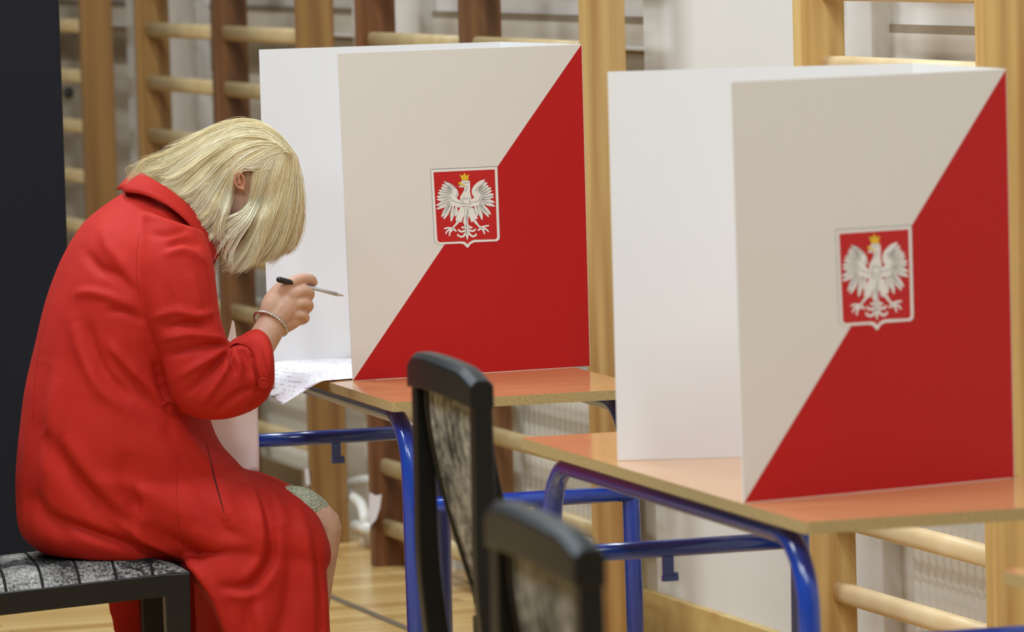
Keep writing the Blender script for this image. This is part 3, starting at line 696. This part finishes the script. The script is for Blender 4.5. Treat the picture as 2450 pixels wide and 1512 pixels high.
# skirt: near flap, middle, far flap
ploft(K, [(440, 1330, 762, 1275, -.12, .08), (455, 1378, 774, 1330, -.135, .075), (492, 1432, 781, 1400, -.145, .065), (524, 1490, 786, 1480, -.15, .06), (548, 1570, 789, 1570, -.15, .055), (565, 1700, 790, 1700, -.15, .05)], e=3.2)
ploft(K, [(475, 1350, 755, 1330, 0, .12), (470, 1420, 765, 1420, .0, .12), (474, 1500, 775, 1500, 0, .12), (480, 1700, 780, 1700, 0, .12)], e=3)
ploft(K, [(300, 1320, 700, 1300, .225, .02), (262, 1400, 740, 1400, .235, .02), (257, 1450, 750, 1450, .24, .018), (272, 1515, 760, 1515, .24, .016), (285, 1700, 765, 1700, .24, .014)], e=3)
ploft(K, [(330, 1250, 600, 1250, .12, .12), (320, 1330, 680, 1310, .19, .05), (300, 1380, 700, 1370, .235, .022)], e=3)
SL = [(345, 505, 485, 552, -.11, .07), (326, 590, 506, 612, -.150, .075), (328, 680, 517, 685, -.172, .072), (346, 765, 524, 745, -.182, .070), (380, 850, 536, 790, -.188, .069), (400, 925, 545, 818, -.19, .068), (445, 990, 556, 818, -.192, .067),
      (520, 1005, 574, 806, -.192, .066), (590, 988, 600, 790, -.19, .064), (630, 962, 622, 788, -.188, .060), (648, 930, 641, 806, -.184, .050), (652, 905, 648, 835, -.182, .03)]
ploft(K, SL, e=2.2, sub=5)
SF = [(345, 510, 480, 552, .11, .07), (340, 590, 495, 612, .150, .07), (345, 680, 505, 685, .165, .068), (360, 765, 512, 745, .172, .066), (390, 850, 525, 800, .175, .064), (420, 910, 540, 825, .175, .062), (460, 960, 556, 825, .17, .06),
      (520, 975, 574, 820, .165, .056), (590, 955, 600, 830, .155, .05)]
ploft(K, SF, e=2.2, sub=4)
cm = remesh(K, .0052, 8, .5)
# folds: ridges and valleys pushed into the cloth on the side facing the room
nv = len(cm.vertices); co = np.empty(nv*3); cm.vertices.foreach_get('co', co); co = co.reshape(-1, 3)
no = np.empty(nv*3); cm.vertices.foreach_get('normal', no); no = no.reshape(-1, 3)
dv = co-np.array(CAM); zz = dv@np.array(FW); PX = IW/2+FPX*(dv@np.array(RT))/zz; PY = IH/2-FPX*(dv@np.array(UP))/zz
facing = np.clip(-(no@np.array(FW))*1.6, 0, 1); disp = np.zeros(nv)
def fold(pts, w, amp, taper=True):
    pts = [(p.x, p.y) for p in smooth_path([(x, y, 0) for x, y in pts], 5)]
    best = np.full(nv, 1e9); tt = np.zeros(nv); n = len(pts)-1
    for i in range(n):
        ax, ay = pts[i]; bx, by = pts[i+1]; dx, dy = bx-ax, by-ay; l2 = dx*dx+dy*dy+1e-9
        t = np.clip(((PX-ax)*dx+(PY-ay)*dy)/l2, 0, 1); d = np.hypot(PX-ax-t*dx, PY-ay-t*dy)
        k = d < best; best[k] = d[k]; tt[k] = (i+t[k])/n
    ta = np.sin(np.pi*np.clip(tt, .02, .98))**.6 if taper else 1.
    disp[:] += 1.9*amp*np.exp(-(best/w)**2)*ta
mm = .001
for a_ in [
    # back
    ([(322, 700), (280, 660), (235, 640), (205, 600)], 13, -5*mm), ([(325, 735), (270, 712), (215, 700), (180, 705)], 11, 4*mm), ([(330, 690), (300, 640), (260, 590), (250, 540)], 16, 4*mm),
    ([(345, 770), (300, 745), (255, 745)], 9, -4*mm), ([(176, 770), (200, 850), (240, 930), (300, 980)], 16, 5*mm), ([(206, 770), (225, 840), (262, 905), (330, 960)], 14, -5*mm),
    ([(258, 820), (310, 880), (360, 930), (400, 985)], 12, 6*mm), ([(262, 850), (310, 905), (350, 950), (385, 990)], 10, -4*mm), ([(370, 860), (385, 910), (400, 960)], 12, -7*mm),
    ([(110, 860), (85, 1000), (75, 1120), (80, 1220)], 20, -5*mm), ([(140, 900), (120, 1020), (115, 1150)], 18, 3*mm),
    ([(100, 1030), (150, 1110), (220, 1190), (300, 1270)], 26, -9*mm), ([(150, 1040), (210, 1130), (290, 1210), (400, 1290)], 24, 6*mm),
    ([(300, 1190), (360, 1260), (430, 1310), (500, 1340)], 24, -6*mm), ([(250, 1230), (340, 1285), (440, 1332), (505, 1400), (540, 1480), (560, 1560)], 13, 9*mm),
    ([(120, 1240), (200, 1270), (300, 1305), (400, 1340)], 14, -10*mm), ([(60, 1180), (110, 1240), (170, 1290)], 22, -7*mm),
    ([(230, 1150), (300, 1160), (380, 1190), (440, 1240)], 20, 4*mm), ([(300, 1080), (300, 1150), (330, 1220)], 20, -4*mm),
    ([(420, 1000), (450, 1060), (520, 1150), (560, 1240)], 20, 5*mm), ([(400, 1010), (440, 1090), (470, 1160)], 20, -5*mm),
    # lap and skirt
    ([(560, 1115), (600, 1170), (625, 1250), (622, 1330), (580, 1390)], 12, 5*mm), ([(590, 1120), (628, 1180), (650, 1260), (648, 1340), (600, 1400), (530, 1405), (495, 1370)], 13, -8*mm),
    ([(650, 1150), (660, 1200), (690, 1260)], 20, 4*mm), ([(470, 1170), (540, 1270), (600, 1290)], 16, -4*mm), ([(450, 1270), (520, 1300), (600, 1290)], 20, 5*mm),
    ([(500, 1385), (560, 1420), (620, 1420), (660, 1350)], 15, 5*mm), ([(700, 1180), (728, 1260), (745, 1360), (752, 1500)], 14, 4*mm), ([(690, 1250), (700, 1350), (690, 1450), (660, 1560)], 22, -7*mm),
    ([(600, 1440), (630, 1500), (640, 1600)], 20, 5*mm), ([(640, 1400), (600, 1450), (585, 1560)], 16, -4*mm), ([(745, 1300), (765, 1400), (768, 1560)], 12, -4*mm),
    # shoulder and sleeve
    ([(340, 520), (390, 510), (440, 520), (470, 560)], 10, 3*mm), ([(400, 590), (440, 575), (480, 590)], 9, -5*mm), ([(395, 610), (440, 600), (490, 625)], 9, 4*mm),
    ([(360, 560), (400, 560), (450, 550)], 9, -3*mm), ([(370, 760), (420, 745), (470, 755), (515, 745)], 9, 6*mm), ([(390, 785), (440, 775), (500, 775)], 8, -6*mm), ([(395, 810), (450, 800), (500, 805), (540, 815)], 9, 6*mm),
    ([(400, 850), (460, 835), (520, 825), (545, 830)], 9, -6*mm), ([(430, 900), (480, 870), (520, 845), (548, 832)], 9, 6*mm), ([(450, 940), (490, 900), (525, 865), (548, 838)], 8, -6*mm),
    ([(480, 970), (515, 920), (540, 880), (552, 840)], 8, 5*mm), ([(548, 828), (552, 860), (565, 895)], 6, -7*mm), ([(556, 838), (572, 870), (575, 905)], 6, 6*mm), ([(570, 830), (590, 860), (600, 900)], 7, -5*mm),
    ([(520, 985), (560, 950), (600, 930), (622, 945)], 9, -5*mm), ([(545, 826), (572, 822), (602, 836), (612, 880), (622, 925)], 5, -6*mm), ([(552, 838), (580, 832), (596, 850), (604, 900), (612, 945)], 6, 4*mm),
    ([(612, 790), (634, 810), (644, 860), (638, 920)], 6, 3*mm), ([(590, 985), (612, 968), (640, 950)], 5, -7*mm), ([(450, 650), (470, 700), (480, 740)], 14, 4*mm), ([(395, 680), (410, 740), (390, 790)], 14, -4*mm)]:
    fold(*a_)
for i in range(nv):
    p = Vector(co[i]); disp[i] += .0022*noise.noise(p*9)+.0010*noise.noise(p*23)
amp_all = np.where(disp > 0, disp, disp)*np.where(np.abs(disp) > .0035, facing, .2+.8*facing)
co2 = co+no*amp_all[:, None]
cm.vertices.foreach_set('co', co2.ravel()); cm.update()
tree = BVHTree.FromPolygons([tuple(v.co) for v in cm.vertices], [tuple(p.vertices) for p in cm.polygons])
def hit(x, y, lift=.001):
    d = ray(x, y).normalized(); loc, nn, ix, ds = tree.ray_cast(CAM, d)
    if loc is None: return PP(x, y, -.2), Vector((0, -1, 0))
    return loc+nn*lift, nn
coat = finish(cm, 'coat', COAT, woman)
def on_coat(name, pts, r, mt, lift=.0006, sub=6, parent=None):
    P = [hit(p.x, p.y, lift)[0] for p in smooth_path([(x, y, 0) for x, y in pts], sub)]
    m = MB(); m.tube(P, r, 6); return shift(m, woman.location).build(name, mt, coat if parent is None else parent)
on_coat('pocket_slit', [(493, 1056), (503, 1100), (515, 1150), (530, 1205), (537, 1232)], [.0003+.0011*math.sin(math.pi*min(1, k/24+.02)) for k in range(25)], mat('pocket_slit_shade', srgb(52, 8, 10), .9), 0)  # near-black tube drawn for the shade inside the pocket opening
on_coat('seam', [(333, 560), (326, 620), (330, 690), (350, 765), (386, 850)], .00038, THREAD)
on_coat('seam', [(482, 590), (498, 660), (500, 720), (508, 770)], .00038, THREAD)
on_coat('seam', [(424, 1080), (422, 1150), (424, 1230), (440, 1310)], .00038, THREAD)
on_coat('seam', [(105, 780), (85, 900), (78, 1000)], .00038, THREAD)
on_coat('seam', [(530, 1241), (542, 1243), (550, 1241)], .00038, THREAD)
on_coat('seam', [(735, 1230), (755, 1330), (765, 1420), (770, 1500)], .00038, THREAD)
on_coat('thread_loop', [(384, 968), (398, 962), (416, 968), (424, 982), (416, 990), (400, 986), (386, 972)], .0012, THREAD, .003)
# cuff strap and button
sp = [hit(x, y, .003) for x, y in [(546, 832), (566, 824), (590, 832), (604, 850), (612, 880), (618, 905), (624, 930)]]
sm_ = MB(); P = smooth_path([a for a, b in sp], 6); sw = MB()
edge2 = [hit(x, y, .003)[0] for x, y in [(556, 818), (580, 806), (606, 812), (622, 838), (632, 872), (640, 905), (640, 932)]]; P2 = smooth_path(edge2, 6)
nrm = -pv
rings = [[a, b, b-nrm*.004, a-nrm*.004] for a, b in zip([p+nrm*.003 for p in P], [p+nrm*.002 for p in P2])]
sw.loft(rings, 0, True, True); shift(sw, woman.location).build('cuff_strap', COAT, coat, bevel=.001)
bp, bn = hit(630, 912, .008); m = MB(); bx = bn.orthogonal().normalized(); by = bn.cross(bx)
m.ball(bp, (.0105, .0105, .0022), (bx, by, bn), 20, 8)
m.loft([[bp+bx*(.0092+.0014*math.cos(t))*math.cos(a)+by*(.0092+.0014*math.cos(t))*math.sin(a)+bn*(.002+.0012*math.sin(t)) for t in [2*math.pi*j/6 for j in range(6)]] for a in [2*math.pi*k/24 for k in range(24)]], 0, False, True, True)
shift(m, woman.location).build('button', THREAD, coat)
# collar: turned-down band round the neck
up = [(352, 408, 0), (340, 412, -.035), (372, 432, -.068), (420, 462, -.080), (468, 505, -.078), (505, 560, -.066), (528, 600, -.045)]
lo = [(296, 452, 0), (296, 458, -.045), (345, 466, -.090), (400, 492, -.112), (446, 530, -.118), (486, 582, -.108), (508, 628, -.085)]
U_ = smooth_path([PP(*p) for p in up], 6); L_ = smooth_path([PP(*p) for p in lo], 6)
U_ = U_[:]; L_ = L_[:]
def mir(p): d = (p-PB).dot(pv); return p-pv*(2*d)
full = [mir(p) for p in U_[:0:-1]]+U_, [mir(p) for p in L_[:0:-1]]+L_
m = MB(); rings = []
for a, b in zip(*full):
    c = (a+b)/2; o_ = (c-PP(425, 520, 0)); o_ = Vector((o_.x, o_.y, o_.z)).normalized()
    mid = c+o_*.003; rings.append([a, a.lerp(mid, .5)+o_*.0012, mid, mid.lerp(b, .5)+o_*.0012, b+o_*.001, b-o_*.0018, mid-o_*.0018, a-o_*.002])
m.loft(rings, 0, True, True); shift(m, woman.location).build('collar', COAT, coat)
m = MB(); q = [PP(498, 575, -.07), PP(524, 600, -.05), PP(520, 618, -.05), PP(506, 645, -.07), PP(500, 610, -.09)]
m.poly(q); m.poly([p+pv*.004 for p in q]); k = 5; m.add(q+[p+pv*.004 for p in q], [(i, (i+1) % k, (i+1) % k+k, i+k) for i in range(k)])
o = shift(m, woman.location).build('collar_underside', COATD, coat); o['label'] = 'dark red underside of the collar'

# ---- hair
tris = []; TV = []; TF = []; TT = []
def strand(P, r, tint):
    b = len(TV); n = len(P); nx = None
    for i, p in enumerate(P):
        t = (P[min(i+1, n-1)]-P[max(i-1, 0)])
        if t.length < 1e-9: t = Vector((0, 0, -1))
        t.normalize(); nx = (t.orthogonal() if nx is None else nx-t*nx.dot(t)).normalized(); by = t.cross(nx)
        rr = r*(1-.75*(i/(n-1))**2.5)
        for k in range(3):
            a = 2*math.pi*k/3; TV.append(p+(nx*math.cos(a)+by*math.sin(a))*rr); TT.append(tint)
    for i in range(n-1):
        for k in range(3): j = (k+1) % 3; TF.append((b+i*3+k, b+i*3+j, b+i*3+3+j, b+i*3+3+k))
HC = (602, 402)
def lat(x, y, g):
    dx, dy = x-HC[0], y-HC[1]; r2 = (dx*dx+dy*dy)/(113.**2)
    hcap = .079*math.sqrt(max(0, 1-r2)); u_ = min(1, max(0, (r2-.1)/1.0)); gg = g*u_*u_*(3-2*u_)
    return (hcap**2.2+gg**2.2+1e-9)**(1/2.2)
def G(pts, g): return (pts, g)
back = [
 ([(672, 346), (645, 306), (592, 291), (530, 303), (468, 338), (410, 370), (352, 396), (320, 428)], .015),
 ([(672, 346), (638, 306), (582, 296), (520, 314), (456, 352), (396, 384), (345, 402), (322, 436)], .03),
 ([(671, 347), (630, 312), (570, 308), (505, 336), (440, 376), (396, 402), (366, 418), (338, 424)], .045),
 ([(670, 348), (622, 322), (562, 326), (500, 356), (446, 396), (412, 424), (392, 440), (372, 440)], .055),
 ([(670, 349), (618, 334), (560, 344), (504, 382), (458, 420), (428, 446), (402, 452), (378, 442)], .065),
 ([(670, 350), (620, 344), (566, 362), (516, 402), (478, 442), (446, 466), (418, 468), (392, 450)], .075),
 ([(671, 351), (626, 352), (576, 374), (530, 416), (500, 456), (476, 492), (456, 512), (436, 508)], .08),
 ([(672, 352), (634, 360), (586, 384), (544, 426), (518, 468), (498, 508), (478, 528), (452, 515)], .085),
 ([(673, 353), (640, 366), (598, 386), (556, 418), (536, 470), (520, 516), (502, 546), (482, 548)], .085),
 ([(674, 353), (646, 370), (606, 390), (560, 414), (546, 470), (536, 520), (518, 560), (500, 585)], .085)]
front = [
 ([(677, 353), (664, 386), (648, 428), (634, 476), (618, 526), (602, 574), (580, 616), (550, 654)], .075),
 ([(680, 353), (672, 396), (660, 448), (645, 503), (626, 554), (604, 596), (580, 628), (556, 650)], .072),
 ([(683, 354), (682, 404), (668, 462), (650, 520), (630, 565), (606, 600), (582, 625), (560, 640)], .068),
 ([(686, 355), (692, 408), (684, 470), (668, 530), (650, 575), (630, 604), (610, 622), (596, 628)], .06),
 ([(688, 356), (700, 412), (700, 480), (688, 540), (672, 580), (652, 604), (634, 618), (618, 626)], .05),
 ([(690, 357), (708, 420), (713, 488), (704, 545), (690, 578), (674, 598), (655, 610), (640, 618)], .035),
 ([(690, 357), (712, 424), (721, 494), (716, 548), (700, 582), (694, 592), (686, 602), (676, 612)], .02)]
def mk(guides, n, jit, side=1, rr=.0005, extra=.0, per=22):
    nl = max(1, n//per)
    for q in range(nl):
        f0 = (q+random.random())/nl*(len(guides)-1.001) if nl > 3 else random.random()*(len(guides)-1.001)
        lo = (random.gauss(0, 1), random.gauss(0, 1)); llen = random.uniform(.74, 1.05); lph = random.random()*6.3; lam = random.uniform(1, 5)
        llay = random.random(); lc = random.gauss(.55, .22); lw = random.uniform(.25, .75); curl = random.gauss(0, 1)
        for _ in range(per):
            loose = random.random() < .2; rr_ = random.gauss(0, 1)
            f = min(len(guides)-1.002, max(0, f0+random.gauss(0, .22)*lw)); i = int(f); t = f-i
            a, ga = guides[i]; b, gb = guides[i+1]; g = ga+(gb-ga)*t
            off = (random.gauss(0, 1), random.gauss(0, 1)); ln_ = llen*random.uniform(.9, 1.02)
            fi0 = int(f0); ft0 = f0-fi0; a0 = guides[fi0][0]; b0 = guides[fi0+1][0]
            base = []
            for k in range(8):
                s_ = k/7; cl = 0 if loose else .72*s_**1.3                 # gather towards the lock's own line
                x = (a[k][0]*(1-t)+b[k][0]*t)*(1-cl)+(a0[k][0]*(1-ft0)+b0[k][0]*ft0)*cl
                y = (a[k][1]*(1-t)+b[k][1]*t)*(1-cl)+(a0[k][1]*(1-ft0)+b0[k][1]*ft0)*cl
                base.append(Vector((x, y, 0)))
            sp_ = smooth_path(base, 3); m_ = max(4, int(len(sp_)*min(1, ln_))); P = []
            for k in range(m_):
                q_ = sp_[k]; s_ = k/(len(sp_)-1); w = jit*(.08+s_**1.7)
                rs_ = (1-s_)**2*6*rr_
                x = q_.x+rs_+lo[0]*w*.9+off[0]*(1.2+w*(.55 if loose else .2))+lam*s_*math.sin(lph+s_*6)+curl*8*s_**3.5
                y = q_.y+rs_*.8+lo[1]*w*.7+off[1]*(1.2+w*(.55 if loose else .2))+lam*s_*math.cos(lph+s_*5)-abs(curl)*7*s_**5
                l = lat(x, y, g)*(1-.09*llay)+.004*(1-llay)+.0022*off[0]*(.3+s_)+(.006*random.random()*0)
                P.append(PP(x, y, -l*side))
            strand(P, rr*random.uniform(.7, 1.3), min(1, max(0, lc+random.gauss(0, .09)+extra)))
mk(back, 7000, 10, 1, .00036, per=36); mk(front, 5000, 13, 1, .00036, per=36)
mk([([(694, 358), (684, 340), (668, 322), (650, 308), (628, 299), (606, 294), (584, 292), (562, 293)], .02), ([(692, 358), (680, 344), (660, 330), (640, 318), (616, 310), (590, 306), (564, 310), (540, 316)], .04), ([(688, 360), (672, 350), (652, 342), (628, 334), (600, 330), (574, 334), (548, 344), (522, 360)], .055)], 700, 6, 1, .00036); mk(back, 900, 9, -1, .0009); mk(front, 700, 9, -1, .0009)
mk([([(672, 346), (664, 330), (648, 312), (630, 304), (612, 300), (600, 300), (590, 300), (580, 300)], .0), ([(690, 352), (700, 372), (709, 400), (714, 430), (716, 450), (716, 470), (714, 490), (712, 510)], .01), ([(680, 352), (692, 380), (700, 410), (704, 440), (704, 470), (702, 500), (698, 530), (690, 560)], .02)], 400, 4, 1)
mk([([(660, 364), (634, 382), (616, 402), (606, 430), (601, 458), (594, 486), (586, 512), (578, 535)], .085), ([(668, 362), (650, 388), (636, 420), (624, 455), (612, 492), (602, 528), (592, 560), (580, 590)], .08)], 420, 4, 1, .00036, .05, 20)
# lighter wisps across the cheek, curls at the nape, flyaways over the crown
wisps = [([(640, 378), (620, 420), (606, 470), (580, 505), (545, 520), (520, 535), (508, 550), (512, 575)], .088), ([(650, 380), (632, 430), (618, 480), (596, 530), (572, 570), (556, 600), (548, 630), (545, 650)], .09)]
mk(wisps, 150, 8, 1, .0004, .3, 7)
w2 = [([(610, 395), (590, 400), (572, 398), (556, 420), (548, 480), (532, 530), (530, 570), (545, 590)], .088), ([(640, 372), (600, 392), (570, 402), (550, 430), (540, 490), (520, 530), (515, 560), (530, 580)], .09)]
mk(w2, 380, 4, 1, .0004, .1, 20)
nape = [([(520, 400), (492, 432), (466, 462), (448, 492), (446, 516), (458, 532), (474, 538), (486, 534)], .074), ([(545, 410), (534, 450), (520, 490), (506, 525), (500, 550), (508, 568), (524, 578), (540, 576)], .074)]
mk(nape, 420, 6, 1, .0004, .05, 16)
fly = [([(640, 310), (590, 288), (540, 298), (500, 312), (460, 330), (430, 350), (400, 362), (380, 372)], .01), ([(660, 325), (600, 289), (550, 292), (520, 300), (480, 320), (440, 340), (405, 358), (370, 380)], .0)]
mk(fly, 60, 9, 1, .00025, -.1, 2)
for q in range(26):
    x0 = 322+random.gauss(0, 7); y0 = 408+random.gauss(0, 5); a0 = random.uniform(1.2, 3.6); r0 = random.uniform(7, 14)
    strand([PP(x0+r0*math.cos(a0+k*.28), y0-r0*math.sin(a0+k*.28), -.02+random.random()*.004) for k in range(8)], .00045, .02)
me = bpy.data.meshes.new('hair'); me.from_pydata([tuple(v-woman.location) for v in TV], [], TF)
at_ = me.attributes.new('tint', 'FLOAT', 'POINT'); at_.data.foreach_set('value', TT)
me.materials.append(HAIR); me.polygons.foreach_set('use_smooth', [True]*len(me.polygons))
ho = bpy.data.objects.new('hair', me); C.objects.link(ho); ho.parent = woman
# under-layer so the scalp never shows through
UL = MB(); c = PP(600, 402, 0); UL.ball(c, (.0805, .0655, .085), (pu*math.cos(-.9)+Z3*math.sin(-.9), pv, pu*math.sin(.9)+Z3*math.cos(.9)), 28, 18)
for sg in (-1, 1):
    for i in range(len(back)-2):
        a, ga = back[i]; P = smooth_path([(x, y, 0) for x, y in a], 3)[4:20]
        chainp = [(p.x+(4 if i < 2 else 0), p.y+(10 if i < 3 else 4), -sg*max(0, lat(p.x, p.y, ga)-.016), .010) for p in P[::3]]; chain(UL, chainp, 8, 2)
    for i in range(2, len(front)):
        a, ga = front[i]; P = smooth_path([(x, y, 0) for x, y in a], 3)[4:18]
        chain(UL, [(p.x-8, p.y, -sg*max(0, lat(p.x-8, p.y, ga)-.016), .009) for p in P[::3]], 8, 2)
um = remesh(UL, .005, 6)
at2 = um.attributes.new('tint', 'FLOAT', 'POINT'); at2.data.foreach_set('value', [.3]*len(um.vertices))
finish(um, 'hair_underlayer', HAIR, woman)

# ---- bracelet, pen
def ringpts(c, ax, r, n=40):
    x = ax.orthogonal().normalized(); y = ax.cross(x); return c, x, y
wc = PP(648, 775, -.17); axw = (PP(670, 748, -.17)-PP(628, 806, -.17)).normalized(); axw = (axw+pv*.5).normalized(); x = axw.orthogonal().normalized(); y = axw.cross(x)
t = empty('bracelet', wc)
m = MB()
for ph in (0, math.pi):
    pts = []
    for k in range(120):
        a = 2*math.pi*k/120; tw = a*17+ph; rr = .0335+.0014*math.cos(tw); pts.append(x*rr*math.cos(a)+y*rr*math.sin(a)+axw*(.0014*math.sin(tw)))
    m.loft([[p+(p.normalized()*math.cos(q)+axw*math.sin(q))*.0019 for q in [2*math.pi*j/7 for j in range(7)]] for p in pts], 0, False, True, True)
m.build('twisted_wire', SILVER, t)
props(t, 'twisted silver bracelet around the wrist holding the pen', 'bracelet')
pa = PP(664, 668, -.209); pb = PP(822, 708, -.150); d = (pb-pa)
t = empty('pen', pa)
m = MB(); m.tube([d*0, d*.02, d*.26, d*.265], [.004, .0056, .0056, .005], 12); m.build('pen_cap', PENB, t)
m = MB(); m.tube([d*.262, d*.90], .0036, 12); m.build('barrel', PENW, t)
m = MB(); m.tube([d*.90, d*.97, d*1.0], [.0036, .0018, .0005], 12); m.build('tip', SILVER, t)
props(t, 'slim pen with a black end and pale barrel held between the fingers', 'pen')

# ------------------------------------------------------------------ ballot sheets
def sheet(name, rowsA, rowsB, label, mt, cat='ballot paper', nb=12):
    A = smooth_path(rowsA, 6); Bp = smooth_path(rowsB, 6); n = len(A); vs = []; uvs = []
    for i in range(n):
        for j in range(nb+1): vs.append(A[i].lerp(Bp[i], j/nb)); uvs.append((vs[-1].dot(ed(.287)[1])/.3, vs[-1].dot(ed(.287)[0])/.3+vs[-1].z*-1.5))
    me = bpy.data.meshes.new(name); o0 = vs[0].copy()
    me.from_pydata([tuple(v-o0) for v in vs], [], [(i*(nb+1)+j, i*(nb+1)+j+1, (i+1)*(nb+1)+j+1, (i+1)*(nb+1)+j) for i in range(n-1) for j in range(nb)])
    uv = me.uv_layers.new(name='uv')
    for lp in me.loops: uv.data[lp.index].uv = uvs[lp.vertex_index]
    me.materials.append(mt); me.polygons.foreach_set('use_smooth', [True]*len(me.polygons))
    o = bpy.data.objects.new(name, me); C.objects.link(o); o.location = o0
    s = o.modifiers.new('thickness', 'SOLIDIFY'); s.thickness = .0006; s.offset = 0
    return props(o, label, cat)
zt = .7625
top = [onz(900, 856, zt), onz(848, 857, zt), onz(770, 857, zt), onz(715, 858, zt), onz(668, 862, zt)]
yb = onz(776, 913, zt).y; ytp = onz(668, 862, zt).y
top += [ony(625, 876, ytp-.03), ony(590, 905, ytp-.06)]
bot = [onz(900, 902, zt), onz(848, 905, zt), onz(812, 908, zt), onz(788, 910, zt+.001), onz(766, 914, zt+.004), ony(728, 936, yb-.01), ony(676, 968, yb-.03)]
sheet('ballot_paper', top, bot, 'large printed ballot sheet on the first desk, its end drooping over the edge', paper_mat('printed_ballot', srgb(240, 234, 236), 17), nb=16)
sheet('ballot_paper', [PP(556, 766, -.02), PP(545, 812, -.02), PP(520, 900, -.03), PP(500, 1010, -.04), PP(505, 1140, -.06)],
      [PP(560, 770, .0), PP(575, 850, .0), PP(612, 930, .0), PP(618, 1010, 0), PP(621, 1128, -.02)],
      'pale ballot sheet hanging down in front of the lap, its tip rising behind the sleeve', paper_mat('blank_ballot', srgb(236, 214, 212), 1, lines=False))
